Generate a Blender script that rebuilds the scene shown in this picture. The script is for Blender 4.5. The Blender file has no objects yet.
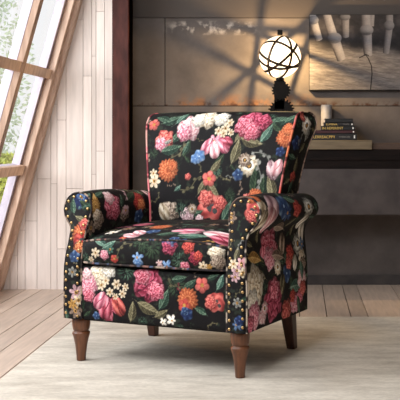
import bpy, bmesh, math, random
import numpy as np
from mathutils import Vector, Matrix

rng = random.Random(7)
scene = bpy.context.scene
COL = scene.collection
scene.view_settings.view_transform = 'Standard'
scene.view_settings.look = 'None'
scene.view_settings.exposure = 0.0

# ------------------------------------------------------------------ camera
EYE, FPX, CX, CY = 0.836, 982.0, 300.0, 138.0      # eye height, focal length and principal point in a 400 px frame
cam = bpy.data.cameras.new('camera'); camo = bpy.data.objects.new('camera', cam); COL.objects.link(camo)
camo.location = (0, 0, EYE); camo.rotation_euler = (math.pi / 2, 0, 0)
cam.sensor_width = 36; cam.lens = 36 * FPX / 400
cam.shift_x = (200 - CX) / 400; cam.shift_y = -(200 - CY) / 400
cam.clip_start = 0.05; cam.clip_end = 100
scene.camera = camo

# ------------------------------------------------------------------ helpers
def lin(c):
    return tuple(((v / 255) / 12.92 if v / 255 <= 0.04045 else ((v / 255 + 0.055) / 1.055) ** 2.4) for v in c)
def lin4(c): return (*lin(c), 1.0)

def tag(o, label=None, cat=None, group=None, kind=None):
    if label: o['label'] = label
    if cat: o['category'] = cat
    if group: o['group'] = group
    if kind: o['kind'] = kind
    return o
def empty(name, loc=(0, 0, 0), rz=0):
    o = bpy.data.objects.new(name, None); COL.objects.link(o)
    o.location = loc; o.rotation_euler = (0, 0, rz); o.empty_display_size = 0.05
    return o
def link(name, me, mat, parent=None, smooth=False):
    o = bpy.data.objects.new(name, me); COL.objects.link(o)
    if mat: me.materials.append(mat)
    if parent: o.parent = parent
    me.polygons.foreach_set('use_smooth', [bool(smooth)] * len(me.polygons))
    return o
class MB:
    """collects shapes in one bmesh"""
    def __init__(s): s.bm = bmesh.new()
    def box(s, lo, hi, M=None):
        vs = [Vector((x, y, z)) for x in (lo[0], hi[0]) for y in (lo[1], hi[1]) for z in (lo[2], hi[2])]
        if M: vs = [M @ v for v in vs]
        v = [s.bm.verts.new(p) for p in vs]
        for f in ((0, 1, 3, 2), (4, 6, 7, 5), (0, 4, 5, 1), (2, 3, 7, 6), (0, 2, 6, 4), (1, 5, 7, 3)):
            s.bm.faces.new([v[i] for i in f])
        return s
    def prism(s, pts, y0, y1):
        """closed outline of (x, z) points pushed from y0 to y1"""
        a = [s.bm.verts.new((p[0], y0, p[1])) for p in pts]; b = [s.bm.verts.new((p[0], y1, p[1])) for p in pts]
        s.bm.faces.new(a); s.bm.faces.new(b[::-1])
        n = len(pts)
        for i in range(n): s.bm.faces.new((a[i], b[i], b[(i + 1) % n], a[(i + 1) % n]))
        return s
    def lathe(s, prof, seg=24, loc=(0, 0, 0)):
        rings = []
        for r, z in prof:
            rings.append([s.bm.verts.new((loc[0] + r * math.cos(2 * math.pi * k / seg), loc[1] + r * math.sin(2 * math.pi * k / seg), loc[2] + z)) for k in range(seg)])
        for a, b in zip(rings[:-1], rings[1:]):
            for k in range(seg): s.bm.faces.new((a[k], a[(k + 1) % seg], b[(k + 1) % seg], b[k]))
        s.bm.faces.new(rings[0][::-1]); s.bm.faces.new(rings[-1])
        return s
    def build(s, name, mat, parent=None, smooth=False, bevel=0, seg=2):
        bmesh.ops.recalc_face_normals(s.bm, faces=s.bm.faces)
        me = bpy.data.meshes.new(name); s.bm.to_mesh(me); s.bm.free()
        o = link(name, me, mat, parent, smooth)
        if bevel:
            m = o.modifiers.new('bevel', 'BEVEL'); m.width = bevel; m.segments = seg; m.limit_method = 'ANGLE'
        return o

# ------------------------------------------------------------------ materials
def nodes(name):
    m = bpy.data.materials.new(name); m.use_nodes = True
    nt = m.node_tree; b = nt.nodes['Principled BSDF']
    return m, nt, b
def N(nt, t, **kw):
    n = nt.nodes.new(t)
    for k, v in kw.items(): setattr(n, k, v)
    return n
def noise_mat(name, c1, c2, scale=(1, 1, 1), nscale=6.0, detail=6, rough=0.6, metal=0.0, bump=0.0, lo=0.35, hi=0.65, c3=None, spec=0.5):
    m, nt, b = nodes(name)
    tc = N(nt, 'ShaderNodeTexCoord'); mp = N(nt, 'ShaderNodeMapping'); mp.inputs['Scale'].default_value = scale
    nz = N(nt, 'ShaderNodeTexNoise'); nz.inputs['Scale'].default_value = nscale; nz.inputs['Detail'].default_value = detail
    cr = N(nt, 'ShaderNodeValToRGB'); cr.color_ramp.elements[0].position = lo; cr.color_ramp.elements[1].position = hi
    cr.color_ramp.elements[0].color = lin4(c1); cr.color_ramp.elements[1].color = lin4(c2)
    if c3: e = cr.color_ramp.elements.new(min(0.98, hi + 0.12)); e.color = lin4(c3)
    L = nt.links.new
    L(tc.outputs['Object'], mp.inputs[0]); L(mp.outputs[0], nz.inputs['Vector']); L(nz.outputs['Fac'], cr.inputs[0]); L(cr.outputs[0], b.inputs['Base Color'])
    b.inputs['Roughness'].default_value = rough; b.inputs['Metallic'].default_value = metal
    b.inputs['Specular IOR Level'].default_value = spec
    if bump:
        bp = N(nt, 'ShaderNodeBump'); bp.inputs['Strength'].default_value = bump; bp.inputs['Distance'].default_value = 0.01
        L(nz.outputs['Fac'], bp.inputs['Height']); L(bp.outputs[0], b.inputs['Normal'])
    return m
def attr_mat(name, rough=0.75, nscale=900.0, namp=0.25, nmap=(1, 1, 1), bump=0.15, spec=0.25, sheen=0.0):
    """colour attribute printed on the surface, broken up by a procedural weave / grain"""
    m, nt, b = nodes(name); L = nt.links.new
    at = N(nt, 'ShaderNodeAttribute', attribute_name='Col')
    tc = N(nt, 'ShaderNodeTexCoord'); mp = N(nt, 'ShaderNodeMapping'); mp.inputs['Scale'].default_value = nmap
    nz = N(nt, 'ShaderNodeTexNoise'); nz.inputs['Scale'].default_value = nscale; nz.inputs['Detail'].default_value = 4
    mr = N(nt, 'ShaderNodeMapRange'); mr.inputs[1].default_value = 0.25; mr.inputs[2].default_value = 0.75
    mr.inputs[3].default_value = 1 - namp; mr.inputs[4].default_value = 1 + namp
    mx = N(nt, 'ShaderNodeMix', data_type='RGBA', blend_type='MULTIPLY'); mx.inputs[0].default_value = 1.0
    L(tc.outputs['Object'], mp.inputs[0]); L(mp.outputs[0], nz.inputs['Vector']); L(nz.outputs['Fac'], mr.inputs[0])
    L(at.outputs['Color'], mx.inputs[6]); L(mr.outputs[0], mx.inputs[7]); L(mx.outputs[2], b.inputs['Base Color'])
    b.inputs['Roughness'].default_value = rough; b.inputs['Specular IOR Level'].default_value = spec
    b.inputs['Sheen Weight'].default_value = sheen
    if bump:
        bp = N(nt, 'ShaderNodeBump'); bp.inputs['Strength'].default_value = bump; bp.inputs['Distance'].default_value = 0.004
        L(nz.outputs['Fac'], bp.inputs['Height']); L(bp.outputs[0], b.inputs['Normal'])
    return m
def plain(name, c, rough=0.5, metal=0.0, nz=0.12, nscale=30, spec=0.5):
    a = tuple(v * (1 - nz) for v in c); d = tuple(min(255, v * (1 + nz)) for v in c)
    return noise_mat(name, a, d, nscale=nscale, rough=rough, metal=metal, spec=spec)

M = {}
M['fabric'] = attr_mat('floral_fabric', rough=0.7, nscale=420, namp=0.28, bump=0.25, spec=0.16, sheen=0.0)
M['leg'] = noise_mat('walnut_leg', (66, 38, 22), (112, 68, 42), scale=(12, 12, 1.5), nscale=5, rough=0.35)
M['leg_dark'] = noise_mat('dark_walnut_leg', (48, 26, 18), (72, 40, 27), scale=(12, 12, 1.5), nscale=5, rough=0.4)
M['brass'] = plain('antique_brass', (186, 154, 106), rough=0.32, metal=1.0)
M['dark_lining'] = plain('black_lining', (22, 20, 20), rough=0.9)
M['iron'] = plain('black_iron', (15, 12, 10), rough=0.7, metal=0.0, nscale=60, spec=0.15)
M['bronze'] = plain('bronze_strap', (70, 55, 42), rough=0.45, metal=0.7, nscale=60)
M['planks'] = attr_mat('whitewashed_boards', rough=0.6, nscale=5, namp=0.10, nmap=(9, 9, 1.1), bump=0.05)
M['floorboards'] = attr_mat('worn_floorboards', rough=0.42, nscale=5, namp=0.16, nmap=(12, 1.0, 1), bump=0.06, spec=0.4)
M['post'] = noise_mat('oxblood_post', (56, 24, 20), (88, 46, 39), scale=(3, 3, 1), nscale=7, rough=0.5, bump=0.1, c3=(104, 64, 56), spec=0.2)
M['post_dark'] = plain('post_shadow_gap', (7, 5, 4), rough=0.9, spec=0.0)  # post's shaded side put into the colour; also backs the panel joints
M['window_wood'] = noise_mat('pale_oak_frame', (184, 150, 128), (214, 184, 162), scale=(10, 10, 1), nscale=4, rough=0.45)
M['mullion'] = noise_mat('oak_mullion', (142, 112, 92), (172, 142, 122), scale=(10, 10, 1), nscale=4, rough=0.55)
M['sash'] = plain('white_sash', (192, 184, 198), rough=0.5, nz=0.03)
M['canvas'] = attr_mat('printed_canvas', rough=0.65, nscale=60, namp=0.16, nmap=(1, 1, 6), bump=0.05)
M['canvas_edge'] = plain('canvas_edge', (20, 17, 16), rough=0.7)
M['shelf_dark'] = noise_mat('near_black_shelf', (15, 9, 8), (26, 17, 14), scale=(1, 6, 6), nscale=6, rough=0.7, spec=0.15)
M['slab'] = noise_mat('raw_oak_slab', (92, 78, 58), (118, 102, 78), scale=(1, 8, 8), nscale=6, rough=0.6)
M['slab_dark'] = noise_mat('brown_shelf_board', (62, 45, 35), (84, 63, 50), scale=(1, 8, 8), nscale=6, rough=0.6)
M['console'] = noise_mat('grey_concrete_front', (54, 47, 46), (72, 64, 62), nscale=9, rough=0.75, bump=0.05)
M['wax'] = plain('grey_wax', (150, 147, 148), rough=0.5, nz=0.05, nscale=40)
M['wick'] = plain('burnt_wick', (30, 26, 24), rough=0.9)
M['pages'] = noise_mat('paper_pages', (150, 118, 110), (206, 180, 168), scale=(1, 1, 60), nscale=10, rough=0.8)
M['ink_gold'] = plain('gold_lettering', (214, 178, 92), rough=0.4, nz=0.03)
M['ink_grey'] = plain('grey_lettering', (134, 128, 122), rough=0.5, nz=0.03)
M['ink_white'] = plain('white_lettering', (226, 222, 214), rough=0.5, nz=0.03)
M['book_black'] = plain('black_cloth_cover', (14, 13, 14), rough=0.55)
M['book_black2'] = plain('soft_black_cover', (22, 19, 20), rough=0.5)
M['book_wine'] = plain('wine_cover', (60, 24, 28), rough=0.45)
M['skirting'] = noise_mat('dark_skirting', (48, 44, 44), (66, 60, 58), nscale=12, rough=0.7)
M['ceiling'] = plain('ceiling_paint', (214, 208, 202), rough=0.9, nz=0.02, nscale=3)
M['plaster'] = noise_mat('taupe_plaster', (122, 110, 102), (140, 128, 118), nscale=4, rough=0.85)
M['lawn'] = noise_mat('sunlit_grass', (196, 208, 140), (232, 232, 186), nscale=5, rough=0.9)
M['leaf_pale'] = plain('pale_green_leaves', (218, 228, 206), rough=0.6, nz=0.12, nscale=8)
M['leaf_mid'] = plain('fresh_green_leaves', (206, 212, 120), rough=0.6, nz=0.2, nscale=8)
M['bark'] = plain('grey_bark', (150, 140, 128), rough=0.9)

# rug: cream pile with worn mottling
def rug_mat():
    m, nt, b = nodes('cream_rug'); L = nt.links.new
    tc = N(nt, 'ShaderNodeTexCoord')
    n1 = N(nt, 'ShaderNodeTexNoise'); n1.inputs['Scale'].default_value = 4; n1.inputs['Detail'].default_value = 8; n1.inputs['Roughness'].default_value = 0.7
    mp = N(nt, 'ShaderNodeMapping'); mp.inputs['Scale'].default_value = (1.0, 3.0, 1)
    c1 = N(nt, 'ShaderNodeValToRGB'); c1.color_ramp.elements[0].position = 0.33; c1.color_ramp.elements[1].position = 0.62
    c1.color_ramp.elements[0].color = lin4((176, 168, 156)); c1.color_ramp.elements[1].color = lin4((210, 203, 191))
    n2 = N(nt, 'ShaderNodeTexNoise'); n2.inputs['Scale'].default_value = 160; n2.inputs['Detail'].default_value = 3
    mp2 = N(nt, 'ShaderNodeMapping'); mp2.inputs['Scale'].default_value = (0.4, 1.6, 1)
    mr = N(nt, 'ShaderNodeMapRange'); mr.inputs[1].default_value = 0.3; mr.inputs[2].default_value = 0.7; mr.inputs[3].default_value = 0.86; mr.inputs[4].default_value = 1.1
    mx = N(nt, 'ShaderNodeMix', data_type='RGBA', blend_type='MULTIPLY'); mx.inputs[0].default_value = 1
    L(tc.outputs['Object'], mp.inputs[0]); L(mp.outputs[0], n1.inputs['Vector']); L(n1.outputs[0], c1.inputs[0])
    L(tc.outputs['Object'], mp2.inputs[0]); L(mp2.outputs[0], n2.inputs['Vector']); L(n2.outputs[0], mr.inputs[0])
    L(c1.outputs[0], mx.inputs[6]); L(mr.outputs[0], mx.inputs[7]); L(mx.outputs[2], b.inputs['Base Color'])
    b.inputs['Roughness'].default_value = 0.95; b.inputs['Specular IOR Level'].default_value = 0.1
    bp = N(nt, 'ShaderNodeBump'); bp.inputs['Strength'].default_value = 0.5; bp.inputs['Distance'].default_value = 0.004
    L(n2.outputs[0], bp.inputs['Height']); L(bp.outputs[0], b.inputs['Normal'])
    return m
M['rug'] = rug_mat()

# dark wall: concrete-look panels with stains, worn whitish patches and rust along the joint
def wall_mat():
    m, nt, b = nodes('stained_wall_panels'); L = nt.links.new
    tc = N(nt, 'ShaderNodeTexCoord')
    n1 = N(nt, 'ShaderNodeTexNoise'); n1.inputs['Scale'].default_value = 2.6; n1.inputs['Detail'].default_value = 9; n1.inputs['Roughness'].default_value = 0.62
    c1 = N(nt, 'ShaderNodeValToRGB'); e = c1.color_ramp.elements
    e[0].position = 0.32; e[0].color = lin4((68, 62, 60)); e[1].position = 0.7; e[1].color = lin4((105, 97, 93))
    L(tc.outputs['Object'], n1.inputs['Vector']); L(n1.outputs[0], c1.inputs[0])
    sx = N(nt, 'ShaderNodeSeparateXYZ'); L(tc.outputs['Object'], sx.inputs[0])
    def band(z0, z1, z2, z3, nscale, lo, hi, seed):
        """1 inside z1..z2, fading to z0 / z3, broken up by noise"""
        a = N(nt, 'ShaderNodeMapRange'); a.inputs[1].default_value = z0; a.inputs[2].default_value = z1
        c = N(nt, 'ShaderNodeMapRange'); c.inputs[1].default_value = z3; c.inputs[2].default_value = z2
        L(sx.outputs['Z'], a.inputs[0]); L(sx.outputs['Z'], c.inputs[0])
        mu = N(nt, 'ShaderNodeMath', operation='MULTIPLY'); L(a.outputs[0], mu.inputs[0]); L(c.outputs[0], mu.inputs[1])
        mp = N(nt, 'ShaderNodeMapping'); mp.inputs['Location'].default_value = (seed, seed * 2, 0)
        L(tc.outputs['Object'], mp.inputs[0])
        nz = N(nt, 'ShaderNodeTexNoise'); nz.inputs['Scale'].default_value = nscale; nz.inputs['Detail'].default_value = 6
        L(mp.outputs[0], nz.inputs['Vector'])
        r = N(nt, 'ShaderNodeMapRange'); r.inputs[1].default_value = lo; r.inputs[2].default_value = hi; L(nz.outputs[0], r.inputs[0])
        m2 = N(nt, 'ShaderNodeMath', operation='MULTIPLY'); L(mu.outputs[0], m2.inputs[0]); L(r.outputs[0], m2.inputs[1])
        return m2.outputs[0]
    def xband(sock, x0, x1):
        a = N(nt, 'ShaderNodeMapRange'); a.inputs[1].default_value = x0; a.inputs[2].default_value = x0 + 0.12; L(sx.outputs['X'], a.inputs[0])
        c = N(nt, 'ShaderNodeMapRange'); c.inputs[1].default_value = x1; c.inputs[2].default_value = x1 - 0.12; L(sx.outputs['X'], c.inputs[0])
        p = N(nt, 'ShaderNodeMath', operation='MULTIPLY'); L(a.outputs[0], p.inputs[0]); L(c.outputs[0], p.inputs[1])
        q = N(nt, 'ShaderNodeMath', operation='MULTIPLY'); L(p.outputs[0], q.inputs[0]); L(sock, q.inputs[1]); return q.outputs[0]
    def mix(colsock, fac, c):
        x = N(nt, 'ShaderNodeMix', data_type='RGBA'); L(fac, x.inputs[0]); L(colsock, x.inputs[6]); x.inputs[7].default_value = lin4(c)
        return x.outputs[2]
    col = c1.outputs[0]
    col = mix(col, xband(band(1.022, 1.028, 1.04, 1.10, 14, 0.42, 0.60, 3.0), -0.79, 0.12), (128, 88, 56))       # rust along the joint
    col = mix(col, band(1.022, 1.026, 1.03, 1.055, 22, 0.5, 0.6, 8.0), (70, 44, 30))
    col = mix(col, xband(band(1.43, 1.46, 1.49, 1.52, 22, 0.50, 0.66, 5.0), -0.80, -0.22), (186, 176, 166))        # whitish wear
    col = mix(col, band(1.53, 1.54, 2.5, 3.0, 1.5, 0.0, 0.3, 1.0), (74, 67, 63))
    L(col, b.inputs['Base Color'])
    b.inputs['Roughness'].default_value = 0.62; b.inputs['Specular IOR Level'].default_value = 0.3
    return m
M['wall'] = wall_mat()

def glass_mat(name, tint=(1, 1, 1), refl=0.06):
    m = bpy.data.materials.new(name); m.use_nodes = True; nt = m.node_tree; nt.nodes.clear(); L = nt.links.new
    o = N(nt, 'ShaderNodeOutputMaterial'); t = N(nt, 'ShaderNodeBsdfTransparent'); g = N(nt, 'ShaderNodeBsdfGlossy')
    g.inputs['Roughness'].default_value = 0.02; t.inputs[0].default_value = (*tint, 1)
    x = N(nt, 'ShaderNodeMixShader'); x.inputs[0].default_value = refl
    L(t.outputs[0], x.inputs[1]); L(g.outputs[0], x.inputs[2]); L(x.outputs[0], o.inputs[0])
    return m
M['glass'] = glass_mat('window_glass')
def globe_mat():
    m = bpy.data.materials.new('glowing_globe_glass'); m.use_nodes = True; nt = m.node_tree; nt.nodes.clear(); L = nt.links.new
    o = N(nt, 'ShaderNodeOutputMaterial'); t = N(nt, 'ShaderNodeBsdfTransparent'); e = N(nt, 'ShaderNodeEmission')
    e.inputs[0].default_value = (1.0, 0.86, 0.62, 1); e.inputs[1].default_value = 1.6
    lw = N(nt, 'ShaderNodeLayerWeight'); lw.inputs[0].default_value = 0.35
    cr = N(nt, 'ShaderNodeMapRange'); cr.inputs[3].default_value = 1.7; cr.inputs[4].default_value = 0.75
    L(lw.outputs['Facing'], cr.inputs[0]); L(cr.outputs[0], e.inputs[1])
    a = N(nt, 'ShaderNodeAddShader'); t.inputs[0].default_value = (0.85, 0.85, 0.85, 1)
    L(t.outputs[0], a.inputs[0]); L(e.outputs[0], a.inputs[1]); L(a.outputs[0], o.inputs[0])
    return m
M['globe'] = globe_mat()

# ------------------------------------------------------------------ numeric paint tools
def sr(c): return np.array(lin(c))
def hash2(ix, iy, s):
    v = np.sin(ix * 127.1 + iy * 311.7 + s * 74.7) * 43758.5453
    return v - np.floor(v)
def vnoise(x, y, s=0.0):
    ix, iy = np.floor(x), np.floor(y); fx, fy = x - ix, y - iy
    fx = fx * fx * (3 - 2 * fx); fy = fy * fy * (3 - 2 * fy)
    a = hash2(ix, iy, s); b = hash2(ix + 1, iy, s); c = hash2(ix, iy + 1, s); d = hash2(ix + 1, iy + 1, s)
    return (a * (1 - fx) + b * fx) * (1 - fy) + (c * (1 - fx) + d * fx) * fy
def fbm(x, y, s=0.0):
    return 0.55 * vnoise(x, y, s) + 0.3 * vnoise(x * 2.1, y * 2.1, s + 1) + 0.15 * vnoise(x * 4.3, y * 4.3, s + 2)
def ramp3(t, a, b, c):
    t = np.clip(t, 0, 1)[:, None]
    return np.where(t < 0.5, a + (b - a) * t * 2, b + (c - b) * (t * 2 - 1))
def sstep(a, b, x):
    t = np.clip((x - a) / (b - a), 0, 1); return t * t * (3 - 2 * t)

PAL = {  # dark, mid, light
    'pink': ((150, 58, 84), (226, 128, 150), (250, 214, 220)), 'blush': ((196, 120, 128), (238, 188, 192), (255, 240, 238)),
    'rose': ((112, 26, 46), (198, 78, 102), (248, 166, 184)), 'magenta': ((70, 12, 32), (148, 36, 66), (214, 100, 130)),
    'cream': ((138, 116, 88), (222, 204, 174), (252, 246, 230)), 'white': ((150, 140, 120), (232, 224, 208), (255, 252, 246)),
    'coral': ((108, 28, 30), (200, 78, 74), (238, 142, 126)), 'red': ((82, 14, 18), (172, 48, 46), (222, 104, 84)),
    'orange': ((118, 44, 20), (200, 98, 52), (236, 164, 108)), 'wine': ((60, 10, 24), (130, 26, 50), (188, 70, 92)),
    'blue': ((16, 26, 58), (44, 72, 116), (140, 170, 202)), 'sky': ((44, 72, 126), (92, 134, 186), (190, 212, 234)), 'navy': ((10, 16, 42), (28, 46, 92), (84, 116, 168)),
    'green': ((16, 32, 26), (46, 74, 60), (116, 142, 118)), 'teal': ((22, 44, 40), (70, 106, 92), (144, 172, 152)),
    'olive': ((42, 38, 26), (96, 90, 64), (160, 152, 118)), 'dgreen': ((14, 24, 18), (32, 50, 36), (74, 94, 66)),
    'gold': ((96, 66, 24), (176, 130, 60), (226, 192, 120)), 'mauve': ((112, 76, 84), (198, 160, 166), (240, 216, 214)),
    'taupe': ((60, 48, 42), (136, 114, 98), (206, 188, 168)), 'grey': ((60, 60, 60), (130, 130, 124), (204, 204, 194)),
}
PAL = {k: tuple(sr(c) for c in v) for k, v in PAL.items()}

def motif(C, P, kind, u, v, r, pal='pink', rot=0.0, seed=0.0):
    k = 1.25 if kind not in ('vine',) else 1.6
    sel = np.nonzero((np.abs(P[:, 0] - u) < r * k) & (np.abs(P[:, 1] - v) < r * k))[0]
    if len(sel) == 0: return
    x = (P[sel, 0] - u) / r; y = (P[sel, 1] - v) / r
    c, s = math.cos(rot), math.sin(rot)
    x, y = x * c + y * s, -x * s + y * c
    a = np.arctan2(y, x); rr = np.hypot(x, y)
    D, Md, Lt = PAL[pal]
    nz = fbm(x * 4 + seed * 3, y * 4, seed)
    p1, p2 = seed * 2.7, seed * 5.1
    if kind in ('peony', 'rose'):
        R = 0.88 + 0.09 * np.sin(5 * a + p1) + 0.05 * np.sin(9 * a + p2)
        m = sstep(R + 0.03, R - 0.05, rr)
        rings = 3.6 if kind == 'peony' else 2.6
        off = 0.22 * math.sin(p2)
        r2 = np.hypot(x - off * 0.6, y - 0.18)
        t = r2 + 0.07 * np.sin(6 * a + p1) + 0.05 * np.sin(11 * a + p2) + 0.22 * (nz - 0.5)
        f = t * rings + (a / (2 * math.pi) if kind == 'rose' else 0)
        lay = np.floor(f); fr = f - lay
        pet = np.abs(np.sin((2.5 + 0.5 * lay) * a + lay * 1.9 + p1))
        sh = 0.12 + 0.62 * fr ** 1.3 + 0.18 * pet + 0.25 * (nz - 0.45) + 0.18 * (rr - 0.4)
        sh = (sh - 0.40 * (pet < 0.18) + 0.12 * y - 0.5) * 1.3 + 0.50
        col = ramp3(sh, D, Md, Lt)
    elif kind == 'poppy':
        R = 0.86 + 0.10 * np.sin(4 * a + p1) + 0.06 * np.sin(7 * a + p2)
        m = sstep(R + 0.03, R - 0.05, rr)
        pet = np.abs(np.sin(2.5 * a + p1))
        sh = 0.38 + 0.3 * pet * rr + 0.3 * (nz - 0.5) + 0.25 * np.sin(8 * rr + 3 * a)
        col = ramp3(sh, D, Md, Lt)
        blk = sr((34, 36, 36))
        spot = (np.hypot(x + 0.12, y - 0.02) < 0.30 + 0.08 * np.sin(3 * a)) & (nz < 0.62)
        spot |= (np.hypot(x - 0.30, y + 0.28) < 0.17)
        col[spot] = blk + 0.08 * nz[spot][:, None]
    elif kind == 'zinnia':
        R = 0.88 + 0.07 * np.sin(17 * a + p1) + 0.05 * np.sin(5 * a + p2)
        m = sstep(R + 0.03, R - 0.05, rr)
        f = rr * 3.2 + 0.3 * (nz - 0.5); lay = np.floor(f); fr = f - lay
        sh = 0.25 + 0.4 * fr + 0.22 * np.sin(15 * a + lay * 1.3) + 0.25 * (nz - 0.5)
        sh = np.where(rr < 0.2, sh * 0.5, sh); col = ramp3(sh, D, Md, Lt)
    elif kind in ('daisy', 'hibiscus', 'lily'):
        n = {'daisy': 6, 'hibiscus': 5, 'lily': 5}[kind]
        cc = np.abs(np.cos(n * a / 2 + p1))
        R = {'daisy': 0.45 + 0.5 * cc, 'hibiscus': 0.7 + 0.25 * cc, 'lily': 0.35 + 0.62 * cc ** 1.2}[kind] + 0.08 * (nz - 0.5)
        if kind == 'lily': R = R * (0.8 + 0.25 * np.sin(a * 1.0 + p2))
        m = sstep(R + 0.03, R - 0.06, rr)
        sh = 0.45 + 0.35 * rr + 0.4 * (nz - 0.5) - 0.3 * (cc < 0.35)
        if kind == 'lily':
            sh = 0.30 + 0.55 * np.sin(cc * 7 + rr * 3) ** 2 * (0.5 + 0.5 * rr) + 0.35 * (nz - 0.4)
        if kind == 'daisy': sh = sh * 0.75 + 0.5 * (nz - 0.5) - 0.1
        col = ramp3(sh, D, Md, Lt)
        ce = rr < (0.24 if kind != 'lily' else 0.13)
        col[ce] = PAL['gold'][1] * (0.5 + nz[ce])[:, None]
        if kind == 'daisy': col[(rr < 0.13)] = sr((40, 34, 28))
    elif kind == 'lace':       # pale carnation of many small florets with a dark-ringed eye
        R = 0.9 + 0.08 * np.sin(9 * a + p1) + 0.06 * np.sin(14 * a)
        m = sstep(R + 0.03, R - 0.05, rr)
        g = vnoise(x * 7 + 5, y * 7 + seed, seed)
        sh = 0.15 + 0.95 * g - 0.1 * rr; col = ramp3(sh, D, Md, Lt)
        col[(rr < 0.42)] = Lt; col[(rr < 0.28)] = sr((52, 44, 40)); col[(rr < 0.16)] = PAL['gold'][1]
    elif kind == 'bell':       # convolvulus
        R = 0.85 + 0.08 * np.sin(5 * a + p1)
        m = sstep(R + 0.03, R - 0.05, rr)
        sh = 0.22 + 0.55 * rr ** 1.5 + 0.25 * np.cos(5 * a + p1) * rr + 0.3 * (nz - 0.5); col = ramp3(sh, D, Md, Lt)
        col[rr < 0.10] = Lt
    elif kind == 'tulip':
        w1 = np.abs(x) < 0.52 * np.sqrt(np.clip(1 - (y / 0.95) ** 2, 0, 1)) * (1.1 - 0.25 * y)
        m = w1.astype(float)
        sh = 0.45 + 0.35 * np.sin(x * 9 + 2.5 * y + p1) + 0.4 * (nz - 0.5) + 0.15 * y; col = ramp3(sh, D, Md, Lt)
        col[np.abs(x - 0.12 * np.sin(3 * y)) < 0.05] = D
    elif kind == 'leaf':
        w = 0.40 * np.clip(1 - x * x, 0, 1) * (1 - 0.3 * x)
        yy = y - 0.12 * (x * x - 0.4)
        m = sstep(w + 0.03, w - 0.03, np.abs(yy))
        sh = 0.30 + 0.18 * np.sign(yy) + 0.22 * (np.sin((x - np.abs(yy) * 1.3) * 21) > 0.55) + 0.45 * (nz - 0.5)
        sh = sh + 0.35 * (np.abs(yy) < 0.045) + 0.25 * (np.abs(np.abs(yy) - w) < 0.05); col = ramp3(sh, D, Md, Lt)
    elif kind == 'spray':      # tuft of fine leaves
        fr = np.abs(np.sin(a * 7 + 2 * rr + p1))
        m = (sstep(0.95, 0.6, rr) * (fr > 0.55) * (nz > 0.4)).astype(float)
        col = ramp3(0.2 + nz * 0.8 * (1 - 0.4 * rr), D, Md, Lt)
    elif kind == 'vine':
        yy = y - 0.25 * np.sin(x * 2.6 + p1)
        m = 0.75 * sstep(0.05, 0.02, np.abs(yy)) * (np.abs(x) < 1)
        bud = np.zeros_like(x)
        for q in range(5):
            bx = -0.8 + 0.4 * q; by = 0.25 * math.sin(bx * 2.6 + p1) + (0.13 if q % 2 else -0.13)
            bud = np.maximum(bud, 0.8 * sstep(0.12, 0.07, np.hypot((x - bx) * 0.7, y - by)))
        m = np.maximum(m, bud); col = ramp3(0.45 + 0.7 * (nz - 0.4), D, Md, Lt)
    else:
        m = sstep(1, 0.85, rr); col = ramp3(nz, D, Md, Lt)
    if kind in ('peony', 'rose', 'poppy', 'zinnia', 'hibiscus', 'lace', 'bell', 'tulip', 'lily'):
        gx, gy = x * c - y * s, x * s + y * c            # modelled like a painted bloom: melts into the dark ground below right
        vol = 1.08 - 0.62 * sstep(0.35, 1.25, np.hypot(gx + 0.22, gy - 0.30)) - 0.16 * sstep(0.55, 1.0, rr)
        col = np.clip(col, 0, 1) * vol[:, None]
    m = m[:, None]
    C[sel] = C[sel] * (1 - m) + np.clip(col, 0, 1) * m

BG = sr((16, 14, 16))
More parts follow.
